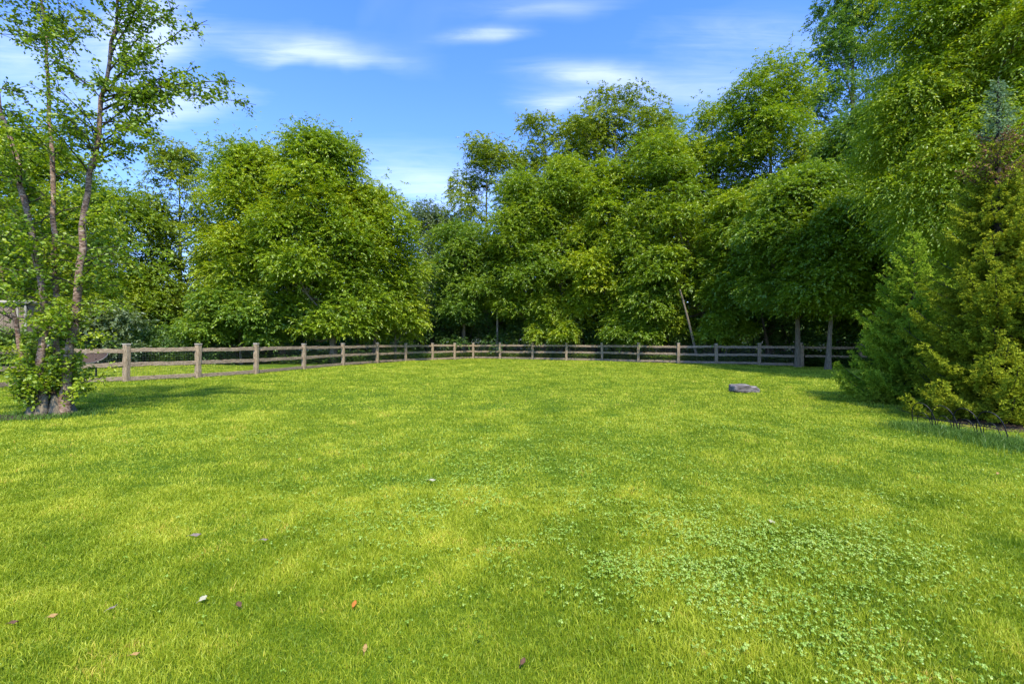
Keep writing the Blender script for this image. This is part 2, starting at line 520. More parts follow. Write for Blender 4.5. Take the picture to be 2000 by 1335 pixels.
# ------------------------------------------------------------------ broadleaf trees
def crown_domes(rng, c, R_, zb, zt, n, rd, shape='oval', cl=11, squeeze=1.0):
    """dome centres (n,3) and radii grouped into limb clumps inside an uneven envelope"""
    t = rng.beta(1.15, 1.0, cl * 3) ; th = rng.uniform(0, 2 * np.pi, cl * 3)
    # blue-noise-ish choice of clump directions
    t = (np.arange(cl) + rng.uniform(0.1, 0.9, cl)) / cl
    th = np.arange(cl) * 2.399963 + rng.uniform(-.5, .5, cl) + rng.uniform(0, 6)

    def prof(t):
        if shape == 'oval': return np.sin(np.pi * np.clip(0.24 + 0.70 * t ** 1.1, 0, 1)) ** 0.6
        if shape == 'cone': return (1.0 - 0.82 * t) * np.clip(0.55 + 2.2 * t, 0, 1)
        if shape == 'vase': return np.sin(np.pi * np.clip(0.10 + 0.78 * t ** 1.5, 0, 1)) ** 0.9
        if shape == 'full': return np.clip(1.15 - .75 * t ** 3, 0.1, 1)
    rad = R_ * prof(t) * rng.uniform(0.50, 0.95, cl)
    hub = np.stack([c[0] + rad * np.cos(th), c[1] + rad * np.sin(th) * squeeze, zb + t * (zt - zb) * 0.93], -1)
    hub = np.concatenate([hub, [[c[0] + rng.uniform(-.2, .2) * R_, c[1], zt - rd * 0.9]]])
    k = rng.integers(0, len(hub), n)
    H = (zt - zb)
    sg = np.array([R_ * 0.19, R_ * 0.19 * squeeze, H * 0.062])
    d = rng.normal(0, 1, (n, 3)) * sg
    # sub-domes droop: further from the hub sits lower
    d[:, 2] -= np.hypot(d[:, 0], d[:, 1]) * 0.12
    ctr = hub[k] + d
    # keep inside envelope
    tt = np.clip((ctr[:, 2] - zb) / H, 0, 1)
    rr = np.hypot(ctr[:, 0] - c[0], (ctr[:, 1] - c[1]) / max(squeeze, .01))
    lim = R_ * np.maximum(prof(tt), 0.2) * rng.uniform(0.85, 1.15, n)
    s = np.minimum(1, lim / np.maximum(rr, 1e-3))
    ctr[:, 0] = c[0] + (ctr[:, 0] - c[0]) * s
    ctr[:, 1] = c[1] + (ctr[:, 1] - c[1]) * s
    ctr[:, 2] = np.clip(ctr[:, 2], zb + rd * 0.3, zt - rd * 0.45)
    rad = rd * rng.uniform(0.42, 1.35, n)
    return ctr, rad, hub, k


def sprays(mb, rng, ctr, rad, per, k_leaf, ll, lw, sl, droop=0.35, flat=0.62, low=-0.25, tone=None, wob=0.46):
    """leafy twigs set on the shell of every dome"""
    n = len(ctr)
    cnt = np.maximum(3, (per * (rad / rad.mean()) ** 2)).astype(int)
    idx = np.repeat(np.arange(n), cnt); N = len(idx)
    z = rng.uniform(low, 1, N) ; ph = rng.uniform(0, 2 * np.pi, N)
    h = np.sqrt(np.clip(1 - z * z, 0, 1))
    u = np.stack([h * np.cos(ph), h * np.sin(ph), z], -1)
    p = ctr[idx] + u * rad[idx, None] * np.array([1, 1, flat]) * rng.uniform(0.5, 1.0, (N, 1)) ** 0.45
    stray = rng.random(N) < .11
    p[stray] += norm(u[stray] + [0, 0, .45]) * rad[idx][stray, None] * rng.uniform(.1, .75, (stray.sum(), 1))
    d = u * [1, 1, 0.45] + rng.normal(0, wob, (N, 3)) + [0, 0, 0.12]
    d = norm(d)
    L_ = sl * rng.uniform(0.6, 1.3, N)
    dome_tone = rng.uniform(0, 1, n) if tone is None else tone
    sp_tone = np.clip(dome_tone[idx] * 0.45 + rng.uniform(0, .55, N), 0, 1)
    for i in range(k_leaf):
        t = (i + 0.6) / k_leaf
        q = p + d * (L_ * t)[:, None]
        q[:, 2] -= droop * L_ * t * t
        side = norm(np.cross(d, [0, 0, 1]) + rng.normal(0, .25, (N, 3)))
        sgn = 1 if i % 2 else -1
        if i == k_leaf - 1: sgn = 0
        dd = d.copy(); dd[:, 2] -= 2 * droop * t
        ax = norm(dd * 0.75 + side * sgn * 0.8 + rng.normal(0, 0.22, (N, 3)) + [0, 0, -0.16])
        up = norm(np.array([0, 0, 1.0]) + rng.normal(0, 0.45, (N, 3)))
        sd = norm(np.cross(ax, up))
        nn = np.cross(sd, ax)
        s = rng.uniform(0.7, 1.25, N)[:, None]
        leaves(mb, q, ax * ll * s, sd * lw * 0.55 * s, nn * lw * 0.18 * s, np.clip(sp_tone + rng.normal(0, .1, N), 0, 1))


def add_limbs(mb, rng, base, c, zb, zt, hub, ctr, k, r0, lean=(0, 0), fork=None, twigs=0.5):
    """tapering leader plus limbs to every clump, twigs to some domes"""
    top = np.array([c[0], c[1], zb + (zt - zb) * 0.86])
    pts = bez(base, top, (lean[0] + rng.uniform(-.1, .1), lean[1], 0), 14)
    H = top[2]
    tt = np.linspace(0, 1, 14)
    rad = r0 * (1 - 0.88 * tt ** 0.9)
    rad[0] *= 1.35; rad[1] *= 1.05
    tube(mb, pts, rad, 10, 0.08, rng)
    for i, hb in enumerate(hub):
        z0 = np.clip(hb[2] - np.hypot(*(hb[:2] - c[:2])) * 0.9 - 0.4, zb - .1, top[2] - .3)
        s = np.interp(z0, pts[:, 2], np.arange(14)); i0 = int(min(s, 12)); f = s - i0
        st = pts[i0] * (1 - f) + pts[i0 + 1] * f
        rr = np.interp(z0, pts[:, 2], rad) * 0.5
        lp = bez(st, hb, (0, 0, -0.12 * np.linalg.norm(hb - st)), 7)
        lp[1:-1] += rng.normal(0, 0.05, (5, 3))
        tube(mb, lp, np.linspace(rr, rr * 0.3, 7), 6, 0.08, rng, cap=False)
        sel = np.where(k == i)[0]
        for j in sel[: int(len(sel) * twigs)]:
            tube(mb, bez(lp[4], ctr[j], (0, 0, 0.05), 4), np.linspace(rr * 0.32, rr * 0.10, 4), 4, cap=False)


DENS = 1.65
G_ = 'trees growing beyond the fence'


def tree(name, px, hw, ytop, ybot, Y, label, mat='mid', n=90, rd=0.95, per=42, kl=8, ll=0.20, lw=0.085, sl=0.55,
         shape='oval', foot=None, trunk_r=None, seed=0, bark=None, cl=11, group=None, droop=0.35, squeeze=1.0, cat='tree', lean=(0, 0), low=-0.25, twigs=0.5, flat=0.62):
    rng = np.random.default_rng(seed)
    n = int(n * DENS); rd = rd * 1.08; per = int(per * 1.75); ll *= .88; lw *= .88; low = -0.35; flat = .5 * flat + .42
    squeeze = squeeze * 0.8; cl = int(cl * 1.35); ytop += 8
    if group == G_:
        fy = fence_Y(px)
        need = fy + 0.85 * hw / FPX * Y * squeeze + 0.5
        Y = max(Y, need)
    c = P(px, ytop, Y); Rr = hw / FPX * Y * .99
    zt = c[2]; zb = P(px, ybot, Y)[2]
    zb = max(zb, 0.35)
    fx = c[0] if foot is None else (foot - 1000) / FPX * Y
    base = np.array([fx, Y, -0.05])
    e = empty(name, (fx, Y, 0), label=label, cat=cat, group=group)
    org = np.array([fx, Y, 0])
    ctr, rad, hub, k = crown_domes(rng, c, Rr, zb, zt, n, rd, shape, cl, squeeze)
    mt = MB()
    add_limbs(mt, rng, base, c, zb, zt, hub, ctr, k, trunk_r or 0.013 * zt + 0.03, lean, twigs=twigs)
    mt.obj('trunk', bark or BARK, e, origin=org)
    mc = MB()
    ht = rng.uniform(0, 1, len(hub))
    sprays(mc, rng, ctr, rad, per, kl, ll, lw, sl, droop, tone=np.clip(ht[k] * .75 + rng.uniform(-.1, .35, len(k)), 0, 1), low=low, flat=flat)
    mc.obj('crown', L[mat], e, origin=org)
    return e


T = tree
# left side, beyond the fence
T('broadleaf_tree', 55, 135, 270, 640, 24, 'bright yellow green tree directly behind the birch stems', 'bright', 95, 1.0, seed=1, group=G_)
T('broadleaf_tree', 235, 85, 362, 640, 33, 'medium green tree with ragged top just right of the birch trunks', 'mid', 75, 1.1, seed=2, group=G_)
T('broadleaf_tree', 350, 72, 282, 640, 36, 'thin dark tree with sky showing through beside the big bright crown', 'airy', 78, .72, per=24, ll=.22, lw=.10, seed=3, group=G_, shape='full', cl=9)
T('broadleaf_tree', 487, 100, 290, 652, 30, 'rounded bright tree on the left shoulder of the big bright clump', 'bright', 120, 1.05, seed=4, group=G_, shape='oval', foot=555, cl=13)
T('broadleaf_tree', 625, 104, 257, 655, 29, 'tallest bright green tree of the left clump, trunk behind the fence post', 'bright', 150, 1.05, seed=5, foot=652, group=G_, trunk_r=0.22, cl=15)
T('broadleaf_tree', 732, 64, 360, 640, 31, 'yellow green tree forming the right shoulder of the left clump', 'bright', 95, 1.0, seed=6, group=G_, cl=11)
T('broadleaf_tree', 772, 50, 545, 668, 27, 'low lime green sprawling young tree at the right foot of the left clump', 'bright', 34, 0.7, per=40, seed=7, group=G_, cl=6)
T('broadleaf_tree', 470, 80, 560, 672, 28, 'low blue green young tree hanging over the fence under the left clump', 'teal', 44, 0.75, seed=8, group=G_, cl=7)
T('broadleaf_tree', 845, 62, 396, 660, 45, 'small distant grey green tree in the gap between the two wooded halves', 'grey', 80, 1.3, seed=9, group=G_)
# centre, the airy tall row
T('broadleaf_tree', 950, 84, 276, 640, 43, 'tall sparse tree at the left end of the high central row', 'airy', 95, .85, per=24, ll=.24, lw=.11, seed=10, group=G_, shape='full', cl=10)
T('broadleaf_tree', 1062, 104, 228, 640, 43, 'tall thin leaved tree second along the high central row', 'airy', 150, .85, per=24, ll=.24, lw=.11, seed=11, group=G_, shape='full', cl=13)
T('broadleaf_tree', 1202, 128, 172, 640, 43, 'highest open crowned tree of the central row with sky gaps', 'airy', 180, .9, per=24, ll=.24, lw=.11, seed=12, group=G_, shape='full', cl=14)
T('broadleaf_tree', 905, 62, 425, 625, 34, 'dark green tree filling in behind the thin forked sapling', 'teal', 80, 1.0, seed=13, group=G_, shape='full')
T('broadleaf_tree', 1035, 60, 335, 620, 35, 'mid green tree below the second sparse crown', 'mid', 75, 1.0, seed=14, group=G_)
T('broadleaf_tree', 1095, 70, 310, 608, 33, 'full mid green tree beside the white flecked gap in the wood', 'mid', 80, 0.95, seed=15, group=G_)
T('broadleaf_tree', 1205, 76, 318, 608, 33, 'green tree in front of the highest open crown', 'bright', 85, 0.95, seed=16, group=G_)
T('broadleaf_tree', 1310, 86, 268, 608, 32, 'leafy tree above the thin leaning trunk', 'mid', 92, 1.0, seed=17, group=G_, shape='full', foot=1392, trunk_r=.20)
T('broadleaf_tree', 1135, 88, 230, 640, 46, 'open leaved tree filling between the second and the highest sparse crowns', 'airy', 105, .85, per=24, ll=.24, lw=.11, seed=34, group=G_, shape='full', cl=10)
T('broadleaf_tree', 1300, 88, 228, 640, 46, 'open leaved tree on the right flank of the highest sparse crown', 'mid', 90, 1.05, per=30, seed=35, group=G_, shape='full', cl=10)
# right half
T('broadleaf_tree', 1398, 86, 203, 600, 34, 'tall dark green tree stepping up towards the high right trees', 'mid', 90, 1.05, seed=18, group=G_, shape='full', cl=12)
T('broadleaf_tree', 1505, 92, 120, 600, 31, 'tall tree with layered bright boughs behind the two bare trunks', 'mid', 110, 1.1, seed=19, group=G_, shape='full', cl=14)
T('broadleaf_tree', 1665, 98, -40, 560, 36, 'very tall airy dark tree whose twigs thin out against the sky', 'dark', 130, .85, per=26, seed=20, group=G_, shape='full', cl=15, ll=0.22, lw=.10)
T('broadleaf_tree', 1450, 70, 390, 600, 27, 'lower bright domed tree left of the two bare trunks', 'mid', 62, 0.85, seed=21, group=G_, foot=1505, trunk_r=.10)
T('broadleaf_tree', 1558, 98, 330, 612, 24.1, 'tree on a bare straight trunk touching the double fence post', 'teal', 95, 0.8, per=46, seed=22, trunk_r=0.15, group='trees on the lawn side of the fence', cl=12, ll=0.18)
T('broadleaf_tree', 1640, 85, 400, 612, 22, 'tree on a bare trunk standing on the lawn in front of the fence', 'mid', 80, 0.7, per=46, seed=23, foot=1617, trunk_r=0.13, group='trees on the lawn side of the fence', cl=11, ll=0.17)
T('broadleaf_tree', 1690, 90, 215, 600, 27, 'dense shadowy tree between the airy dark tree and the feathery one', 'dark', 90, 0.95, seed=24, group=G_, shape='full', cl=12)
T('broadleaf_tree', 1790, 105, 250, 660, 21, 'dense green tree directly behind the smaller spruce tip', 'mid', 100, 0.85, seed=25, group=G_, shape='full', cl=12)
# feathery near tree that leaves the frame at the upper right
T('honey_locust_tree', 1905, 138, -190, 480, 15, 'large feathery yellow green tree arching over both spruces and out of the picture', 'bright', 170, 0.85, per=70, kl=11, ll=0.12, lw=0.042, sl=0.7, seed=26, shape='full', cl=17, droop=0.6, foot=1890, trunk_r=0.24, flat=0.5)
T('honey_locust_tree', 2170, 190, -200, 560, 16, 'feathery tree behind the large spruce at the picture edge', 'bright', 130, 0.95, per=60, kl=9, ll=0.14, lw=0.05, sl=0.7, seed=27, shape='full', cl=13, droop=0.6, trunk_r=0.22, flat=0.5)
# small ones along the fence
T('young_tree', 970, 38, 470, 600, 37.6, 'slim sapling with pale forked trunk behind a fence post', 'bright', 26, 0.55, per=40, seed=28, cl=6, trunk_r=0.12, bark=PALEBARK, group='saplings at the fence')
T('young_tree', 1112, 42, 582, 672, 31, 'low bushy young tree with sunlit dome over the middle of the fence', 'bright', 26, 0.6, per=36, seed=29, cl=5, trunk_r=0.06, group=G_)
T('young_tree', 1065, 34, 572, 665, 33, 'small sunlit young tree left of the middle dome', 'mid', 20, 0.6, per=36, seed=30, cl=4, trunk_r=0.05, group=G_)
T('young_tree', 1215, 48, 600, 672, 30.5, 'low spreading young tree drooping towards the fence rails', 'mid', 28, 0.6, per=36, seed=31, cl=5, trunk_r=0.06, group=G_)
T('young_tree', 1282, 38, 560, 665, 30, 'young tree hanging beside the thin leaning trunk', 'mid', 26, 0.6, per=36, seed=32, cl=5, trunk_r=0.06, group=G_)
T('young_tree', 1418, 36, 600, 672, 27, 'small drooping young tree between the leaning trunk and the bare ones', 'mid', 20, 0.5, per=36, seed=33, cl=4, trunk_r=0.05, group=G_)
# leaning thin trunk
mb = MB(); rl = np.random.default_rng(3)
pb, pt = P(1364, 700, 28.3), P(1328, 565, 28.9)
pb[2] = -0.05
tube(mb, bez(pb, pt, (0.05, 0, 0), 10), np.linspace(0.085, 0.05, 10), 8, 0.08, rl)
e = empty('leaning_tree', (pb[0], pb[1], 0), label='thin bare leaning trunk of a small tree rising left from behind the fence', cat='tree', group=G_)
mb.obj('trunk', BARK, e, origin=(pb[0], pb[1], 0))
cc, rr_, hb, kk = crown_domes(rl, P(1318, 480, 29.4), 1.3, P(0, 575, 29.4)[2], P(0, 480, 29.4)[2], 18, .6, 'oval', 4)
mc = MB(); sprays(mc, rl, cc, rr_, 30, 8, .19, .08, .5); mc.obj('crown', L['mid'], e, origin=(pb[0], pb[1], 0))

# dim second row deep in the wood: one tree copied with its parts
DEEP = 'dim trees deep in the wood'
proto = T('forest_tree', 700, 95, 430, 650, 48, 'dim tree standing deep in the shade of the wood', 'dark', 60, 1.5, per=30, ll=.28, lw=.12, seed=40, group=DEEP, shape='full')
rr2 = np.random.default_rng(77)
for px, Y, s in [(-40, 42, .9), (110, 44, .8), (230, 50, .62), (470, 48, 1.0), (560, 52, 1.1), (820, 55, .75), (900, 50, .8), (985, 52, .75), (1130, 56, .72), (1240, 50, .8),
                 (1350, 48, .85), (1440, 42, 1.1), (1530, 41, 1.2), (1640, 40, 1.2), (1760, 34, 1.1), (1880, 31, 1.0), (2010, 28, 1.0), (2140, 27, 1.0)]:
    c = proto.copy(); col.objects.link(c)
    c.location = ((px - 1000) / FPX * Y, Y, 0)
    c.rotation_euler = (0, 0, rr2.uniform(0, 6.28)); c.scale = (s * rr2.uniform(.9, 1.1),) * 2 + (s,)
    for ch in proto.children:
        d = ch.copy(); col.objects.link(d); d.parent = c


# ------------------------------------------------------------------ understorey bushes behind the fence
def bush(px, ytop, Y, hw, label, mat='under', seed=0, n=26, name='bush', ll=.15, lw=.075):
    rng = np.random.default_rng(seed)
    c = P(px, ytop, Y); Rr = hw / FPX * Y; zt = c[2]
    org = np.array([c[0], Y, 0]); e = empty(name, org, label=label, cat='bush', group='bushes under the trees')
    rd = max(.4, min(.75, zt * .3))
    ctr, rad, hub, k = crown_domes(rng, c, Rr, 0.25, zt, n, rd, 'full', 6)
    mt = MB()
    for h_ in hub:
        tube(mt, bez((c[0] + rng.uniform(-.2, .2), Y + rng.uniform(-.2, .2), -.05), h_, (0, 0, .2), 6), np.linspace(.04, .012, 6), 5, cap=False)
    mt.obj('stems', BARK_DARK, e, origin=org)
    mc = MB(); sprays(mc, rng, ctr, rad, 34, 7, ll, lw, .4, .3, low=-.5)
    mc.obj('foliage', L[mat], e, origin=org)
    return e


BL = ['dark bush behind the fence bay nearest the birch', 'broad dark bush between the birch and the bright clump', 'bush under the grey leaved shrub',
      'deep green bush behind the third fence bay', 'shaded bush left of the bright clump trunk', 'shaded bush right of the bright clump trunk',
      'dark bush below the lime green young tree', 'bush at the foot of the distant grey green tree', 'bush left of the forked sapling',
      'bush just right of the forked sapling', 'bush below the sunlit middle dome', 'dark hollow bush right of the middle dome',
      'bush under the low spreading young tree', 'bush left of the thin leaning trunk', 'bush right of the thin leaning trunk',
      'black green bush left of the bare trunks', 'bush behind the double fence post', 'dark bush behind the trunk on the lawn', 'bush in the corner beside the smaller spruce']
BX = [(205, 632, 25), (285, 640, 29), (345, 610, 34), (400, 640, 28), (505, 655, 33), (590, 640, 36), (720, 640, 37), (835, 610, 40), (905, 610, 38), (1010, 620, 38),
      (1085, 640, 36), (1160, 620, 36), (1235, 630, 35), (1305, 615, 34), (1400, 610, 33), (1475, 590, 31), (1560, 585, 29), (1640, 590, 27), (1700, 600, 25)]
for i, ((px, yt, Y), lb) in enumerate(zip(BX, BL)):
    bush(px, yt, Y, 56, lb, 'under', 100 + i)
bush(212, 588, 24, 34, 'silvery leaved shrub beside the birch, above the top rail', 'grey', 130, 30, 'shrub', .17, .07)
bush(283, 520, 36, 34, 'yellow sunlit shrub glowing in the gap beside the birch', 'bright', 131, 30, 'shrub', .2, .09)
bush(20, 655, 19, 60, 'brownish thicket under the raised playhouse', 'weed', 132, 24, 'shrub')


def sapling_plant(px, Y, h, label, seed, mat='pale'):
    rng = np.random.default_rng(seed)
    x = (px - 1000) / FPX * Y; org = np.array([x, Y, 0])
    e = empty('leafy_sapling', org, label=label, cat='sapling')
    mt = MB(); st = bez((x, Y, -.03), (x + .08, Y, h), (.06, 0, 0), 9); tube(mt, st, np.linspace(.018, .006, 9), 5)
    n = 130
    t = rng.uniform(.25, 1, n); p = np.stack([np.interp(t * 8, np.arange(9), st[:, i]) for i in range(3)], -1)
    ph = rng.uniform(0, 6.28, n)
    d = norm(np.stack([np.cos(ph), np.sin(ph), rng.uniform(-.1, .5, n)], -1))
    r_ = rng.uniform(.1, .55, n) * (1.1 - .75 * t)
    p = p + d * r_[:, None]
    for q in range(12):
        j = rng.integers(n); s0 = st[int(min(8, t[j] * 8))]
        tube(mt, bez(s0, p[j], (0, 0, .03), 3), [.006, .005, .003], 4, cap=False)
    mt.obj('stem', BARK, e, origin=org)
    sd = norm(np.cross(d, norm(np.array([0, 0, 1.]) + rng.normal(0, .3, (n, 3)))))
    mc = MB(); leaves(mc, p, d * .27 + [0, 0, -.04], sd * .065, np.array([0, 0, .012]), rng.random(n)); mc.obj('leaves', L[mat], e, origin=org)


sapling_plant(932, 37.6, 2.4, 'pale leaved sapling growing behind the fence left of the forked tree', 50)
sapling_plant(1122, 33.9, 2.9, 'pale leaved sapling poking above the top rail under the sunlit dome', 51)
sapling_plant(1372, 28.4, 1.6, 'weedy sapling behind the rails near the leaning trunk', 52, 'weed')

# weeds along the outside of the fence and ground cover in the wood
rw = np.random.default_rng(61)
N = 30000
ang = rw.uniform(-0.86, 0.86, N); rr = rw.uniform(20, 46, N)
x, y = rr * np.sin(ang), rr * np.cos(ang)
keep = beyond_fence(x, y) & ((x > -6) | (y > 27 + 0 * x) & (x < -6) & (y + 0.55 * x > 14.5))
x, y = x[keep], y[keep]; n = len(x)
mb = MB()
for q in range(5):
    ph = rw.uniform(0, 6.28, n); hh = rw.uniform(.05, .55, n)
    p = np.stack([x + rw.normal(0, .12, n), y + rw.normal(0, .12, n), hh], -1)
    ax = norm(np.stack([np.cos(ph), np.sin(ph), rw.uniform(-.3, .6, n)], -1)) * rw.uniform(.12, .26, n)[:, None]
    sd = norm(np.cross(ax, [0, 0, 1.])) * .05
    leaves(mb, p, ax, sd, np.array([0, 0, .01]), rw.random(n))
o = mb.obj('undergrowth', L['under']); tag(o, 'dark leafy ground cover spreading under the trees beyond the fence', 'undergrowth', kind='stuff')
# lighter weeds close behind the fence
mb = MB()
xs_, ys_ = [], []
for k in range(9, len(FPTS) - 1):
    a_, b_ = FPTS[k], FPTS[k + 1]
    m_ = 420 if k > 12 else 200
    t = rw.random(m_)
    o_ = rw.exponential(.45, m_) + .15
    d = (b_ - a_) / np.linalg.norm(b_ - a_); nn = np.array([-d[1], d[0]]);
    if nn[1] < 0: nn = -nn
    xs_.append(a_[0] + t * (b_ - a_)[0] + nn[0] * o_); ys_.append(a_[1] + t * (b_ - a_)[1] + nn[1] * o_)
x = np.concatenate(xs_); y = np.concatenate(ys_); n = len(x)
for q in range(5):
    ph = rw.uniform(0, 6.28, n)
    p = np.stack([x + rw.normal(0, .07, n), y + rw.normal(0, .07, n), rw.uniform(.03, .42, n)], -1)
    ax = norm(np.stack([np.cos(ph), np.sin(ph), rw.uniform(-.2, .8, n)], -1)) * rw.uniform(.08, .2, n)[:, None]
    leaves(mb, p, ax, norm(np.cross(ax, [0, 0, 1.])) * .04, np.array([0, 0, .01]), rw.random(n))
o = mb.obj('weeds', L['weed']); tag(o, 'light green weeds crowding behind the lower fence rails', 'weeds', kind='stuff')

# the far wood closing the horizon
mb = MB()
n = 900
ang = rw.uniform(-1.15, 1.15, n); rr = rw.uniform(60, 90, n)
ctr = np.stack([rr * np.sin(ang), rr * np.cos(ang), rw.uniform(0.3, 6.2, n) ** 1.0], -1)
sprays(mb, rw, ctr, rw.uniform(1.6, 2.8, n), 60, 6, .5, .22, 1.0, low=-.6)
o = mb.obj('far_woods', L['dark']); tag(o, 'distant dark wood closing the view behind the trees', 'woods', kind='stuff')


# ------------------------------------------------------------------ birch clump on the lawn
def path_px(pts, Y0, dy=None):
    return np.array([P(px, py, Y0 + (dy[i] if dy else 0)) for i, (px, py) in enumerate(pts)])


def resample(p, n):
    s = np.concatenate([[0], np.cumsum(np.linalg.norm(np.diff(p, axis=0), axis=1))]); t = np.linspace(0, s[-1], n)
    return np.stack([np.interp(t, s, p[:, i]) for i in range(3)], -1)


rb = np.random.default_rng(8)
BY = 8.35
bo = np.array([*P(100, 812, BY)[:2], 0])
birch = empty('birch_tree', bo, label='multi stemmed birch with peeling tan bark standing on the lawn', cat='tree')
stems_px = [
    ([(82, 816), (82, 740), (85, 640), (78, 540), (60, 440), (38, 330), (15, 250), (-15, 150), (-40, 20), (-60, -120)], 0.064, 8.2),
    ([(100, 816), (104, 740), (107, 640), (108, 540), (106, 420), (100, 300), (95, 220), (92, 120), (80, 0), (70, -160)], 0.058, 8.45),
    ([(124, 816), (128, 760), (133, 700), (141, 630), (150, 560), (160, 470), (172, 380), (188, 300), (197, 230), (212, 140), (225, 30), (235, -100)], 0.074, 8.3),
    ([(70, 816), (60, 760), (45, 690), (20, 600), (-15, 480), (-60, 330), (-110, 150)], 0.045, 8.6),
]
spine = []
for pts, r0, Y0 in stems_px:
    p = resample(path_px(pts, Y0), 26)
    p[0, 2] = -0.06
    p[2:-1] += rb.normal(0, 0.018, (23, 3))
    tt = np.linspace(0, 1, 26)
    r_ = r0 * (1 - 0.8 * tt)
    r_[0] *= 1.5; r_[1] *= 1.15
    mb = MB(); tube(mb, p, r_, 12, 0.12, rb)
    mb.obj('stem', BIRCHBARK, birch, origin=bo, smooth=True)
    spine.append((p, r_))
# flared old root base
mb = MB()
for i in range(9):
    a_ = i / 9 * 6.283; s_ = bo + [0.05 * math.cos(a_), 0.05 * math.sin(a_), 0]
    tube(mb, [s_ + [.27 * math.cos(a_), .2 * math.sin(a_), -.05], s_ + [.21 * math.cos(a_), .15 * math.sin(a_), .14], s_ + [.17 * math.cos(a_), .1 * math.sin(a_), .38]], [.10, .085, .05], 8, .15, rb)
mb.obj('root_base', BARK, birch, origin=bo, smooth=True)
mb_b = MB(); mb_l = MB()
LP = []; LD = []


def twig_leaves(pts, n, spread, tone):
    t = rb.random(n)
    s = t * (len(pts) - 1); i = np.minimum(s.astype(int), len(pts) - 2); f = (s - i)[:, None]
    p = pts[i] * (1 - f) + pts[i + 1] * f + rb.normal(0, spread, (n, 3))
    gap = (p[:, 2] > 1.40) & (p[:, 2] < 2.12) & (p[:, 0] < -8.72) & (p[:, 0] > -9.9) & (rb.random(n) < .94)   # thin spot low on the outer side
    p = p[~gap]; n = len(p)
    if n == 0: return
    ph = rb.uniform(0, 6.283, n)
    ax = norm(np.stack([np.cos(ph), np.sin(ph), rb.uniform(-1.1, .25, n)], -1))
    sd = norm(np.cross(ax, rb.normal(0, 1, (n, 3)) + [0, 0, .8]))
    s_ = rb.uniform(.045, .08, n)[:, None]
    leaves(mb_l, p, ax * s_, sd * s_ * .36, np.cross(sd, ax) * s_ * .08, np.clip(tone + rb.uniform(-.35, .35, n), 0, 1))


def branch(p0, p1, r0, sag, n_sub, leaf_n, sub_len=.5, tone=.5, spread=.035, hang=.35):
    pts = bez(p0, p1, sag, 9); pts[1:-1] += rb.normal(0, .02, (7, 3))
    tube(mb_b, pts, np.linspace(r0, r0 * .25, 9), 5, cap=False)
    d = norm(pts[-1] - pts[0])
    for q in range(n_sub):
        t = rb.uniform(.18, 1); s0 = pts[int(t * 8)]
        dd = norm(d * .7 + rb.normal(0, .6, 3) + [0, 0, -.1])
        ln = sub_len * rb.uniform(.5, 1.2) * (1.15 - .5 * t)
        e_ = s0 + dd * ln + [0, 0, -hang * ln * rb.random()]
        tp = bez(s0, e_, (0, 0, .05 * ln), 5)
        tube(mb_b, tp, np.linspace(.005, .002, 5), 3, cap=False)
        twig_leaves(tp, leaf_n, spread, tone)
    twig_leaves(pts[3:], leaf_n, spread, tone)


# named long boughs reaching right into the open sky (pixel ends)
for (x0, y0), (x1, y1), k, ns, lf in [
    ((190, 290), (300, 225), 2, 22, 16), ((195, 250), (335, 165), 2, 26, 16), ((200, 215), (385, 130), 2, 28, 15), ((200, 200), (460, 160), 2, 40, 15),
    ((203, 190), (500, 205), 2, 30, 13), ((206, 170), (405, 40), 2, 26, 12), ((212, 140), (350, 10), 2, 26, 14), ((215, 110), (320, -60), 2, 24, 14),
    ((186, 320), (290, 290), 2, 20, 14), ((184, 330), (235, 270), 2, 14, 14), ((200, 240), (310, 280), 2, 20, 13), ((205, 180), (300, 90), 2, 24, 17),
    ((188, 300), (140, 260), 2, 12, 14), ((220, 80), (260, -40), 2, 22, 16), ((203, 190), (440, 175), 2, 24, 14), ((200, 215), (330, 200), 2, 24, 16)]:
    a_ = P(x0, y0, 8.3); b_ = P(x1, y1, 8.3 + rb.uniform(-.9, .9) * (abs(x1 - x0) / 250)); b_[2] += 0.0
    branch(a_, b_, .016, (0, 0, .12), int(ns * 1.1), lf, .42, .45)
# general crown boughs
for si, (p, r_) in enumerate(spine):
    m_ = len(p)
    for q in range(36 if si < 3 else 28):
        i = int(rb.uniform(.30, .98) * (m_ - 1)); z = p[i, 2]
        a_ = rb.uniform(0, 6.283)
        ln = rb.uniform(.6, 1.5) * (1 - .25 * i / m_)
        hx = math.cos(a_)
        if si == 2 and hx > .2 and z > 2.6: ln *= .75
        if 2.9 < z < 4.1 and si in (1, 2): 
            if rb.random() < .62: continue          # the bare stretch with sky behind
        e_ = p[i] + np.array([hx * ln, math.sin(a_) * ln, ln * rb.uniform(.1, .7)])
        branch(p[i], e_, max(.006, r_[i] * .3), (0, 0, .08), 11, 13, .45, rb.uniform(.3, .75))
# dense low boughs, 1.6 to 3 m, brighter
for q in range(82):
    si = rb.integers(0, 4); p, r_ = spine[si]
    z = rb.uniform(1.3, 3.5); i = int(np.argmin(abs(p[:, 2] - z)))
    a_ = rb.uniform(0, 6.283); ln = rb.uniform(.5, 1.45)
    e_ = p[i] + np.array([math.cos(a_) * ln, math.sin(a_) * ln, rb.uniform(-.1, .45)])
    if -4.6 < (e_[0] / e_[1] + 1.05) * 20 - 1.0 < 1.6 and 1.3 < e_[2] < 2.35 and e_[0] < bo[0]: continue   # thin spot in front of the playhouse
    branch(p[i], e_, .01, (0, 0, .05), 11, 13, .38, rb.uniform(.45, .95))
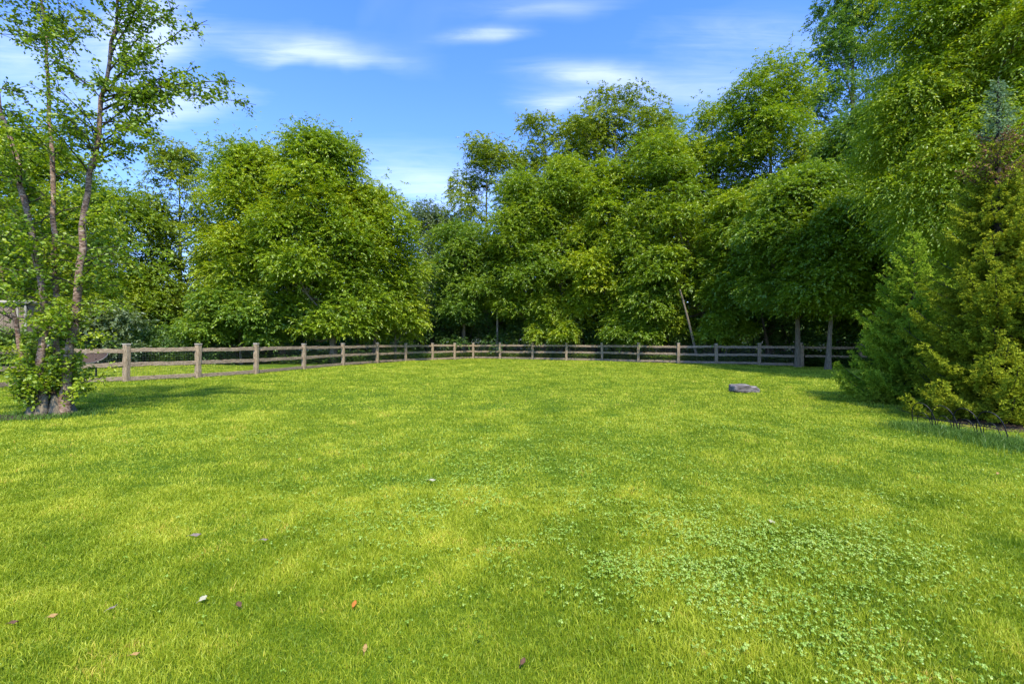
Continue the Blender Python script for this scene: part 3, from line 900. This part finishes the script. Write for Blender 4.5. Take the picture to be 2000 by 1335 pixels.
# suckers round the base
for q in range(78):
    a_ = rb.uniform(0, 6.283); r0 = rb.uniform(.08, .30)
    s_ = bo + [r0 * math.cos(a_), r0 * math.sin(a_) * .8, .1 + rb.uniform(0, .7)]
    out = rb.uniform(.08, .50)
    e_ = s_ + np.array([math.cos(a_) * out, math.sin(a_) * out, rb.uniform(.15, 1.0)])
    branch(s_, e_, .007, (0, 0, -.04), 6, 9, .24, rb.uniform(.4, .95), .03, .1)
for q in range(70):
    si = rb.integers(0, 4); p, r_ = spine[si]; i = int(np.argmin(abs(p[:, 2] - rb.uniform(.5, 2.0)))); a_ = rb.uniform(0, 6.283); ln = rb.uniform(.12, .42)
    branch(p[i], p[i] + np.array([math.cos(a_) * ln, math.sin(a_) * ln, rb.uniform(.0, .3)]), .006, (0, 0, .02), 3, 8, .18, rb.uniform(.5, .95), .03, .1)
branch(P(140, 760, 8.2), P(232, 712, 8.1), .008, (0, 0, -.04), 9, 8, .2, .9)
branch(P(120, 780, 8.1), P(172, 745, 8.0), .008, (0, 0, -.02), 8, 8, .2, .8)
branch(P(80, 770, 8.1), P(12, 735, 8.0), .008, (0, 0, .02), 12, 9, .25, .6)
branch(P(80, 790, 8.1), P(28, 775, 8.0), .008, (0, 0, .02), 8, 9, .2, .4)
mb_b.obj('branches', BARK_DARK, birch, origin=bo)
print('birch leaves', mb_l.n // 4)
mb_l.obj('foliage', L['birch'], birch, origin=bo)


# ------------------------------------------------------------------ spruces
def spruce(name, px, Y, ytop, hw, label, mat, seed, n_br=150, zlow=.12, top_mat=None, brown=None, nl=.024, trunk_r=.09, twist=.0, gapz=None):
    rng = np.random.default_rng(seed)
    x = (px - 1000) / FPX * Y; H = P(px, ytop, Y)[2]; Rr = hw / FPX * Y
    org = np.array([x, Y, 0]); e = empty(name, org, label=label, cat='tree')
    mt = MB(); tube(mt, bez((x, Y, -.05), (x, Y, H), (rng.uniform(-.04, .04), 0, 0), 16), trunk_r * (1 - .93 * np.linspace(0, 1, 16)), 10, .08, rng)
    main = MB(); top = MB(); br = MB(); wood = MB()
    tw_p = []; tw_d = []; tw_l = []; tw_t = []
    for b in range(n_br):
        t = (b + rng.random()) / n_br
        t = t ** 0.85
        z0 = zlow + t * (H * .985 - zlow)
        if gapz and gapz[0] < z0 < gapz[1] and rng.random() < .35: continue
        ph = b * 2.39996 + rng.uniform(-.4, .4)
        ln = Rr * ((1 - t) ** 1.08 * 1.05 + .035) * rng.uniform(.66, 1.2)
        if t < .12: ln *= .78 + t * 1.6
        h = np.array([math.cos(ph), math.sin(ph), 0])
        rise = -.10 + .55 * t
        m_ = 9
        s = np.linspace(0, 1, m_)[:, None]
        pts = np.array([x, Y, z0]) + h * ln * s + np.array([0, 0, 1]) * ln * (rise * s - .28 * np.sin(np.pi * s * .9) * (1 - t) + .20 * s ** 3)
        pts[:, 2] = np.maximum(pts[:, 2], .05)
        tube(wood, pts, np.linspace(.010, .003, m_) * (1 + ln * .3), 4, cap=False)
        side = np.cross(h, [0, 0, 1.])
        nt = max(5, int(ln / .038))
        tone = rng.uniform(.1, .9)
        for j in range(nt):
            u_ = .14 + .86 * (j + rng.random()) / nt
            f = u_ * (m_ - 1); i0 = min(int(f), m_ - 2); q = pts[i0] * (1 - f + i0) + pts[i0 + 1] * (f - i0)
            for sg in (-1, 1):
                tl = (ln * .34 * (1 - u_ * .72) + .07) * rng.uniform(.6, 1.15)
                d = norm(h * .75 + side * sg * rng.uniform(.55, 1.0) + np.array([0, 0, rng.uniform(-.45, .12)]))
                tw_p.append(q); tw_d.append(d); tw_l.append(tl); tw_t.append((t, tone, z0))
                if tl > .16:      # little side shoots
                    for w_ in range(int(tl / .07)):
                        v_ = rng.uniform(.25, .9)
                        d2 = norm(d + rng.normal(0, .55, 3) + [0, 0, -.08])
                        tw_p.append(q + d * tl * v_); tw_d.append(d2); tw_l.append(tl * .45 * (1.2 - v_)); tw_t.append((t, tone, z0))
        tw_p.append(pts[-1]); tw_d.append(norm(h + [0, 0, .35])); tw_l.append(.10); tw_t.append((t, tone, z0))
    tw_p.append(np.array([x, Y, H - .25])); tw_d.append(np.array([0.02, 0, 1.])); tw_l.append(.35); tw_t.append((1, .7, H))
    tw_p = np.array(tw_p); tw_d = np.array(tw_d); tw_l = np.array(tw_l); T_ = np.array(tw_t)
    # needles: rings of slim kites around every twig
    cnt = np.maximum(5, (tw_l / .0100)).astype(int)
    idx = np.repeat(np.arange(len(tw_l)), cnt); n = len(idx)
    v_ = rng.random(n)
    p = tw_p[idx] + tw_d[idx] * (tw_l[idx] * v_)[:, None]
    perp = norm(np.cross(tw_d[idx], rng.normal(0, 1, (n, 3))))
    ax = norm(tw_d[idx] * .75 + perp + np.array([0, 0, .12]))
    sd = norm(np.cross(ax, rng.normal(0, 1, (n, 3)) + [0, 0, .6]))
    a_ = np.clip(T_[idx, 1] * .45 + .2 + .35 * (v_ - .3) + rng.uniform(-.2, .25, n), 0, 1)
    zz = T_[idx, 2]
    sz = nl * rng.uniform(.8, 1.3, n)[:, None]
    kind = np.zeros(n, int)
    if top_mat: kind[zz > top_mat[1]] = 1
    if brown: kind[(zz > brown[0]) & (zz < brown[1]) & (rng.random(n) < .5)] = 2
    kind[(kind == 1) & (rng.random(n) < .6)] = 9
    for mbx, kd in ((main, 0), (top, 1), (br, 2)):
        s_ = kind == kd
        if s_.any(): leaves(mbx, p[s_], ax[s_] * sz[s_], sd[s_] * sz[s_] * .22, np.zeros(3), a_[s_])
    mt.obj('trunk', BARK_DARK, e, origin=org, smooth=True)
    wood.obj('branches', BARK_DARK, e, origin=org)
    main.obj('needles', L[mat], e, origin=org)
    if top.n: top.obj('new_growth', L[top_mat[0]], e, origin=org)
    if br.n: br.obj('bare_needles', L['brownn'], e, origin=org)
    print(name, n)
    return e


spruce('spruce_tree', 1782, 10.0, 452, 124, 'smaller green spruce with a light tip and boughs sweeping the lawn', 'needle', 21, n_br=125, nl=.046)
spruce('spruce_tree', 1950, 8.0, 150, 160, 'large olive yellow spruce with a bluish pointed leader at the picture edge', 'olive', 22, n_br=235, top_mat=('blueish', 4.85), brown=(4.1, 4.95), nl=.042, trunk_r=.12, gapz=(4.15, 4.9))

# ------------------------------------------------------------------ grey stone on the lawn
rs = np.random.default_rng(4)


def rock(mb, c, size, rot, seed, seg=26, amp=.10):
    r2 = np.random.default_rng(seed)
    th = np.linspace(0, np.pi, seg)[:, None]; ph = np.linspace(0, 2 * np.pi, seg * 2, endpoint=False)[None]
    x = np.sin(th) * np.cos(ph); y = np.sin(th) * np.sin(ph); z = np.cos(th) + 0 * ph
    e_ = .38   # squarish
    x, y, z = (np.sign(v) * abs(v) ** e_ for v in (x, y, z))
    nz = sum(np.sin(x * r2.uniform(2, 6) + y * r2.uniform(2, 6) + z * r2.uniform(3, 9) + r2.uniform(0, 6)) for _ in range(5)) / 5
    groove = -.10 * np.exp(-((z + .15) / .10) ** 2) * (y < 0)
    f = 1 + amp * nz
    v = np.stack([x * f * size[0], y * (f + groove) * size[1], z * f * size[2]], -1)
    cr, sr = math.cos(rot), math.sin(rot)
    v = np.stack([v[..., 0] * cr - v[..., 1] * sr, v[..., 0] * sr + v[..., 1] * cr, v[..., 2]], -1) + c
    m_ = seg * 2
    i = np.arange(seg - 1)[:, None] * m_; j = np.arange(m_)[None]; k = (j + 1) % m_
    mb.add(v.reshape(-1, 3), np.stack([i + j, i + m_ + j, i + m_ + k, i + k], -1).reshape(-1, 4))


so = np.array([*P(1454, 765, 12.2)[:2], 0])
mb = MB()
rock(mb, so + [-.125, 0, .105], (.245, .19, .115), .05, 1)
rock(mb, so + [.16, .03, .075], (.15, .17, .10), -.1, 2, amp=.16)
rock(mb, so + [.29, .0, .05], (.09, .13, .075), -.25, 3, amp=.2)
st = mb.obj('stone', STONE, origin=so, smooth=True)
tag(st, 'grey weathered stone block with a horizontal cleft lying on the lawn', 'stone')

# ------------------------------------------------------------------ black wire border beside the big spruce
E0, E1 = P(1786, 838, 7.15), P(1962, 870, 6.0)
E0[2] = E1[2] = 0
eo = (E0 + E1) / 2
edge = empty('border_fence', eo, label='low black wire hoop border fence in long grass below the large spruce', cat='border fence')
dv = E1 - E0; ln = np.linalg.norm(dv[:2]); nh = 4
re_ = np.random.default_rng(2)
lean = np.array([-.12, -.04, 0])
for i in range(nh):
    a_ = E0 + dv * (i / nh); b_ = E0 + dv * ((i + 1.18) / nh)
    pts = []
    for t in np.linspace(0, 1, 25):
        # hoop: straight legs and a round top
        ang_ = math.pi * (1 - t)
        hx = .5 + .5 * math.cos(ang_); hz = math.sin(ang_) ** .55
        q = a_ + (b_ - a_) * hx; q = q + np.array([0, 0, .44 * hz - .02]) + lean * hz
        pts.append(q)
    mb = MB(); tube(mb, pts, .0065, 6); mb.obj('hoop', BLACKM, edge, origin=eo, smooth=True)
    a2 = E0 + dv * ((i + .25) / nh); b2 = E0 + dv * ((i + .93) / nh); pts = []
    for t in np.linspace(0, 1, 17):
        ang_ = math.pi * (1 - t); hx = .5 + .5 * math.cos(ang_); hz = math.sin(ang_) ** .55
        pts.append(a2 + (b2 - a2) * hx + np.array([0, 0, .29 * hz - .02]) + lean * hz * .66)
    mb = MB(); tube(mb, pts, .0045, 6); mb.obj('hoop', BLACKM, edge, origin=eo, smooth=True)
mb = MB(); tube(mb, [E0 + [0, 0, .2] + lean * .5, eo + [0, 0, .195] + lean * .5, E1 + [0, 0, .21] + lean * .5], .006, 6); mb.obj('cross_wire', BLACKM, edge, origin=eo)


# ------------------------------------------------------------------ playhouse / raised deck seen at the far left
def box(mb, x0, x1, y0, y1, z0, z1):
    v = [(x0, y0, z0), (x1, y0, z0), (x1, y1, z0), (x0, y1, z0), (x0, y0, z1), (x1, y0, z1), (x1, y1, z1), (x0, y1, z1)]
    mb.add(v, [[0, 3, 2, 1], [4, 5, 6, 7], [0, 1, 5, 4], [1, 2, 6, 5], [2, 3, 7, 6], [3, 0, 4, 7]])


pho = np.array([-24.0, 21.0, 0])
ph_ = empty('playhouse', pho, label='tan raised playhouse on dark posts half hidden behind the birch', cat='playhouse')
X1 = (52 - 1000) / FPX * 21; X0 = X1 - 3.0
Z0 = P(0, 648, 21)[2]; Z1 = P(0, 592, 21)[2]
mb = MB()
for i in range(14):
    a_ = X0 + i * 3.0 / 14
    box(mb, a_ + .005, a_ + 3.0 / 14 - .005, 21.0 + .01 * (i % 2), 21.03 + .01 * (i % 2), Z0, Z1)
box(mb, X1 - .04, X1, 21.05, 23.2, Z0, Z1); box(mb, X0, X0 + .04, 21.05, 23.2, Z0, Z1); box(mb, X0, X1, 23.2, 23.24, Z0, Z1)
mb.obj('wall', TAN, ph_, origin=pho)
mb = MB()
for q in (X0, X1 - .42, X1 - .06): box(mb, q, q + .07, 20.95, 20.995, Z0, Z1)
mb.obj('corner_trim', TRIM, ph_, origin=pho)
mb = MB(); tube(mb, [(X0 - .1, 20.95, Z1 + .05), (X1 + .08, 20.95, Z1 + .05)], .085, 10); tube(mb, [(X1 + .06, 20.95, Z1 + .05), (X1 + .06, 23.2, Z1 + .05)], .085, 10)
box(mb, X0 - .05, X1 + .03, 20.99, 23.2, Z1 + .03, Z1 + .09)
mb.obj('roof', TRIM, ph_, origin=pho, smooth=False)
mb = MB(); box(mb, X0 - .2, X1 + .35, 20.8, 23.4, Z0 - .16, Z0 - .01); mb.obj('platform', BLACKM, ph_, origin=pho)
for q, r_ in ((X0, 20.95), (X1 - .1, 20.95), (X0, 23.2), (X1 - .1, 23.2)):
    mb = MB(); beam(mb, (q, r_, -.05), (q, r_, Z0 - .165), .14, .14, rs, 5, .004, up=(0, 1, 0)); mb.obj('post', DARKW, ph_, origin=pho)

# round netted saucer seen through the fence by the birch
sx = P(188, 690, 17.5); sw = empty('saucer_swing', (sx[0], sx[1], 0), label='grey round saucer seat showing under the top rail beside the birch', cat='swing seat')
mb = MB(); th = np.linspace(0, 6.283, 41)
tube(mb, np.stack([sx[0] - .1 + .48 * np.cos(th), sx[1] + .3 * np.sin(th), sx[2] - .12 + .30 * np.sin(th) * .8 + 0 * th], -1), .011, 6)
mb.obj('rim', WIRE, sw, origin=(sx[0], sx[1], 0))
mb = MB()
rr_ = np.linspace(0, 1, 7)[:, None]; tt_ = np.linspace(0, 6.283, 28, endpoint=False)[None]
v = np.stack([sx[0] - .1 + .47 * rr_ * np.cos(tt_), sx[1] + .3 * rr_ * np.sin(tt_) + .10 * (1 - rr_ ** 2), sx[2] - .12 + .24 * rr_ * np.sin(tt_) - .10 * (1 - rr_ ** 2)], -1).reshape(-1, 3)
i = np.arange(6)[:, None] * 28; j = np.arange(28)[None]; k = (j + 1) % 28
mb.add(v, np.stack([i + j, i + k, i + 28 + k, i + 28 + j], -1).reshape(-1, 4)); mb.obj('seat', DARKW, sw, origin=(sx[0], sx[1], 0))
mb = MB(); tube(mb, [(sx[0] - .1, sx[1] + .1, -.03), (sx[0] - .1, sx[1] + .1, sx[2] - .2)], .03, 8); mb.obj('pole', BLACKM, sw, origin=(sx[0], sx[1], 0))


# ------------------------------------------------------------------ soil beds
def soil_patch(name, cx, cy, rx, ry, rot, label, z=.012):
    mb = MB(); rr_ = np.linspace(0, 1, 8)[:, None]; tt_ = np.linspace(0, 6.283, 48, endpoint=False)[None]
    wob = 1 + .12 * np.sin(tt_ * 3 + 1) + .07 * np.sin(tt_ * 7)
    X = rx * rr_ * wob * np.cos(tt_); Y_ = ry * rr_ * wob * np.sin(tt_)
    x_ = cx + X * math.cos(rot) - Y_ * math.sin(rot); y_ = cy + X * math.sin(rot) + Y_ * math.cos(rot)
    v = np.stack([x_, y_, hump(x_, y_) + z + .05 * (1 - rr_ ** 2)], -1).reshape(-1, 3)
    i = np.arange(7)[:, None] * 48; j = np.arange(48)[None]; k = (j + 1) % 48
    mb.add(v, np.stack([i + j, i + k, i + 48 + k, i + 48 + j], -1).reshape(-1, 4))
    return tag(mb.obj(name, SOIL, smooth=True), label, 'soil', kind='structure')


soil_patch('soil_bed', 9.75, 7.5, 2.5, 2.2, .3, 'dark brown mulch bed under the two spruces')
soil_patch('soil_ring', bo[0] - 1.1, bo[1] - .25, 1.5, .28, -.08, 'brown bare soil strip beside the birch foot')

# ------------------------------------------------------------------ grass
rg = np.random.default_rng(17)


def blades(name, x, y, h, wd, mat, label, tone=None, two=True, lean_amp=.55, cat='grass', zoff=0.0):
    n = len(x)
    ph = rg.uniform(0, 6.283, n)
    ln = np.abs(rg.normal(0, lean_amp, n)) * h
    b = np.stack([x, y, hump(x, y) - .006 + zoff], -1)
    dirv = np.stack([np.cos(ph), np.sin(ph), 0 * ph], -1)
    # broad side roughly random
    pw = rg.uniform(0, 6.283, n)
    s = np.stack([np.cos(pw), np.sin(pw), 0 * pw], -1) * (wd * .5)[:, None]
    mid = b + dirv * (ln * .32)[:, None] + np.array([0, 0, 1]) * (h * .58)[:, None]
    tip = b + dirv * ln[:, None] + np.array([0, 0, 1]) * (h * rg.uniform(.75, 1.0, n))[:, None]
    v = np.stack([b - s, b + s, mid + s * .8, mid - s * .8, tip], 1)
    i = np.arange(n)[:, None] * 5
    mb = MB()
    t = rg.random(n) if tone is None else tone
    me_f = np.concatenate([i + [0, 1, 2, 3]])
    mb.v.append(v.reshape(-1, 3).astype(np.float32)); mb.n = n * 5
    mb.f = [me_f.astype(np.int32), (i + [3, 2, 4]).astype(np.int32)]
    mb.a = [t.astype(np.float32), t.astype(np.float32)]
    o = mb.obj(name, L[mat])
    return tag(o, label, cat, kind='stuff')


def vnoise(x, y, s, seed):
    """cheap smooth value noise"""
    r = np.random.default_rng(seed); G = r.random((64, 64))
    X = x / s + 31.7; Y_ = y / s + 17.3
    xi = np.floor(X).astype(int); yi = np.floor(Y_).astype(int); fx = X - xi; fy = Y_ - yi
    fx = fx * fx * (3 - 2 * fx); fy = fy * fy * (3 - 2 * fy)
    g_ = lambda a, b: G[a % 64, b % 64]
    return (g_(xi, yi) * (1 - fx) + g_(xi + 1, yi) * fx) * (1 - fy) + (g_(xi, yi + 1) * (1 - fx) + g_(xi + 1, yi + 1) * fx) * fy


NG = 1150000
# distances with density ~ 1/Y over a wedge of width ~2.5 Y: uniform in Y
y = rg.uniform(1.05, 40, int(NG))
near = np.concatenate([rg.uniform(1.05, 9, 300000), rg.uniform(1.05, 4.2, 420000)])
y = np.concatenate([y, near])
x = rg.uniform(-1.25, 1.25, len(y)) * (y + .5)
ok = (~beyond_fence(x, y)) | ((x < -3) & (y + .55 * x < 17.0) & (y < 40))
inbed = ((x - 9.75) / 2.3) ** 2 + ((y - 7.5) / 2.0) ** 2 < rg.uniform(.7, 1.1, len(x))
instrip = ((x - bo[0] + 1.1) / 1.5) ** 2 + ((y - bo[1] + .25) / .26) ** 2 < rg.uniform(.5, 1.4, len(x))
inbirch = ((x - bo[0]) / .4) ** 2 + ((y - bo[1]) / .3) ** 2 < 1
ok &= ~inbed & ~instrip & ~inbirch
x, y = x[ok], y[ok]
cl1 = vnoise(x, y, .35, 1); cl2 = vnoise(x, y, .09, 2); cl3 = vnoise(x, y, 1.7, 3); cl4 = vnoise(x, y, .8, 4)
h = (.016 + .026 * cl1 + .022 * cl2) * rg.uniform(.55, 1.25, len(x)) * (.92 + .16 * cl3)
h *= 1.0
h *= 1 + np.clip((y - 8) / 30, 0, .5)
wd = (.0009 + .00105 * y) * rg.uniform(.7, 1.3, len(x))
tone = np.clip(.49 + .13 * (cl3 - .5) + .30 * (cl4 - .5) + .42 * (cl1 - .5) + .3 * (vnoise(x, y * .45, .55, 31) - .5) + rg.normal(0, .20, len(x)) + (rg.random(len(x)) < .05 + .16 * (vnoise(x, y, .5, 41) > .72)) * .55, 0, 1.1)
blades('grass', x, y, h, wd, 'grassm', 'mown yellow green lawn grass filling the yard', tone)
# long grass by the border fence and round the birch foot
t = rg.random(9000); q = E0[None] + (dv[None] * (t * 1.9 - .12)[:, None]); off = rg.normal(0, .20, len(t)) - .10
nx = np.array([dv[1], -dv[0]]) / ln
if nx[0] > 0: nx = -nx
x = q[:, 0] + nx[0] * (-off); y = q[:, 1] + nx[1] * (-off)
x = q[:, 0] - .12 + rg.normal(0, .22, len(t)); y = q[:, 1] - .06 + rg.normal(0, .10, len(t))
blades('long_grass', x, y, rg.uniform(.05, .16, len(x)), rg.uniform(.004, .007, len(x)), 'tallgrass', 'long unmown grass, darkened as painted shade, along the wire border fence', lean_amp=.5)
a_ = rg.uniform(0, 6.283, 3500); r_ = .35 + np.abs(rg.normal(0, .22, 3500))
blades('foot_grass', bo[0] + r_ * np.cos(a_) * 1.3, bo[1] + r_ * np.sin(a_) * .8, rg.uniform(.04, .13, 3500), rg.uniform(.006, .011, 3500), 'tallgrass', 'longer dark grass ringing the birch foot', lean_amp=.5)

# clover patches
def clover(n, region):
    pts = []
    for (px, py, sx_, sy_, wgt) in region:
        Y = base_Y(py); X = (px - 1000) / FPX * Y; m_ = int(n * wgt)
        pts.append(np.stack([X + rg.normal(0, sx_, m_), Y + rg.normal(0, sy_, m_)], -1))
    p = np.concatenate(pts)
    k_ = vnoise(p[:, 0], p[:, 1], .16, 9) * .55 + vnoise(p[:, 0], p[:, 1], .45, 10) * .35 + vnoise(p[:, 0], p[:, 1], .07, 12) * .3
    p = p[(rg.random(len(p)) < np.clip((k_ - .42) * 2.2, 0.03, .55)) & (p[:, 1] > 1.2)]
    x, y = p[:, 0], p[:, 1]; n = len(x)
    z = hump(x, y) + rg.uniform(.022, .050, n)
    mb = MB(); r0 = rg.uniform(.0032, .0074, n) * (1 + .10 * np.maximum(0, y - 3)); ph = rg.uniform(0, 6.283, n)
    tilt = rg.normal(0, .22, (n, 2)); tn = rg.random(n)
    for l_ in range(3):
        a = ph + l_ * 2.094
        d = np.stack([np.cos(a), np.sin(a), tilt[:, 0] * np.cos(a) + tilt[:, 1] * np.sin(a)], -1); s = np.stack([-np.sin(a), np.cos(a), -tilt[:, 0] * np.sin(a) + tilt[:, 1] * np.cos(a)], -1)
        c_ = np.stack([x, y, z], -1); R0 = r0[:, None]
        v = np.stack([c_, c_ + d * R0 * .9 + s * R0 * .75 + [0, 0, .003], c_ + d * R0 * 1.75 + s * R0 * .55, c_ + d * R0 * 1.6, c_ + d * R0 * 1.75 - s * R0 * .55, c_ + d * R0 * .9 - s * R0 * .75 + [0, 0, .003]], 1)
        mb.add(v.reshape(-1, 3), np.arange(n * 6).reshape(n, 6), tn)
    return tag(mb.obj('clover', L['clover']), 'pale green clover patches growing through the lawn', 'clover', kind='stuff')


clover(30000, [(1000, 930, 1.3, 1.0, .27), (1400, 1080, .75, .45, .15), (1250, 1010, 1.1, .6, .13), (1650, 1060, .5, .45, .08), (800, 1020, .6, .5, .05), (1560, 1250, .35, .25, .06), (1250, 1090, .4, .25, .09), (450, 860, 1.6, .8, .06),
               (1300, 840, 2.2, 1.0, .12), (1800, 950, .9, .6, .05)])

# fallen leaves, each its own thing
LEAFM = {k: rough_material('fallen_' + k, [(.3, tuple(.6 * v for v in c_)), (.7, c_)], 60, bump=.2) for k, c_ in
         {'grey': (.24, .19, .16), 'brown': (.14, .075, .045), 'orange': (.48, .17, .03), 'tan': (.40, .25, .09), 'pale': (.42, .40, .26)}.items()}


def fallen(px, py, size, k, rot, label, curl=.35, narrow=.5):
    size *= .8
    Y = base_Y(py); X = (px - 1000) / FPX * Y
    n, m_ = 9, 5
    u = np.linspace(-1, 1, n)[:, None]; v = np.linspace(-1, 1, m_)[None]
    prof_ = (1 - u ** 2) ** .7 * narrow * (1 + .15 * np.sin(u * 9))
    xx = u * size * .5 + 0 * v; yy = v * prof_ * size * .5
    zz = curl * size * (.35 * u ** 2 + .8 * np.abs(v) * prof_) + .003 * np.sin(u * 5 + v * 3)
    cr, sr = math.cos(rot), math.sin(rot)
    V_ = np.stack([xx * cr - yy * sr, xx * sr + yy * cr, zz], -1).reshape(-1, 3)
    i = np.arange(n - 1)[:, None] * m_; j = np.arange(m_ - 1)[None]
    mb = MB(); mb.add(V_, np.stack([i + j, i + m_ + j, i + m_ + j + 1, i + j + 1], -1).reshape(-1, 4))
    tube(mb, [(-size * .5 * cr, -size * .5 * sr, curl * size * .35), (-size * .85 * cr, -size * .85 * sr, .0)], .0011, 4)
    o = mb.obj('fallen_leaf', LEAFM[k], smooth=True)
    o.location = (X, Y, float(hump(np.array(X), np.array(Y))) + .030)
    o.rotation_euler = (0.45, .1, 0)
    tag(o, label, 'fallen leaf', 'fallen leaves on the lawn')


fallen(383, 1054, .085, 'grey', .2, 'long grey curled dead leaf lying far left on the lawn', .5, .35)
fallen(517, 1064, .06, 'grey', .1, 'small thin grey brown leaf just right of the long curled one', .5, .3)
fallen(397, 1180, .048, 'pale', .9, 'whitish grey leaf standing out in the lower left grass', .3, .7)
fallen(467, 1194, .045, 'brown', 2.6, 'mauve brown crumpled leaf right of the whitish one', .7, .7)
fallen(692, 1193, .045, 'orange', 1.5, 'orange leaf lying upright in green grass', .4, .6)
fallen(713, 1281, .042, 'tan', 1.7, 'tan yellow leaf below the orange one', .4, .55)
fallen(844, 940, .085, 'pale', .05, 'pale cream leaf at the edge of the clover', .3, .4)
fallen(1508, 1029, .065, 'pale', 2.4, 'pale yellow leaf among the clover on the right', .3, .55)
fallen(104, 1213, .05, 'tan', .4, 'dull orange tan leaf near the lower left picture edge', .4, .5)
fallen(220, 1197, .05, 'grey', .8, 'thin dark grey leaf fragment between the tan and whitish leaves', .6, .25)
fallen(1021, 1308, .04, 'brown', 1.0, 'small brown leaf at the bottom middle of the lawn', .6, .6)
fallen(1948, 934, .05, 'tan', .6, 'tiny tan leaf near the long grass at the picture edge', .4, .6)
fallen(27, 1226, .05, 'brown', .3, 'brown leaf at the extreme lower left', .5, .4)
fallen(265, 1290, .045, 'tan', .3, 'faint reddish tan leaf sunk in the bottom left grass', .4, .35)
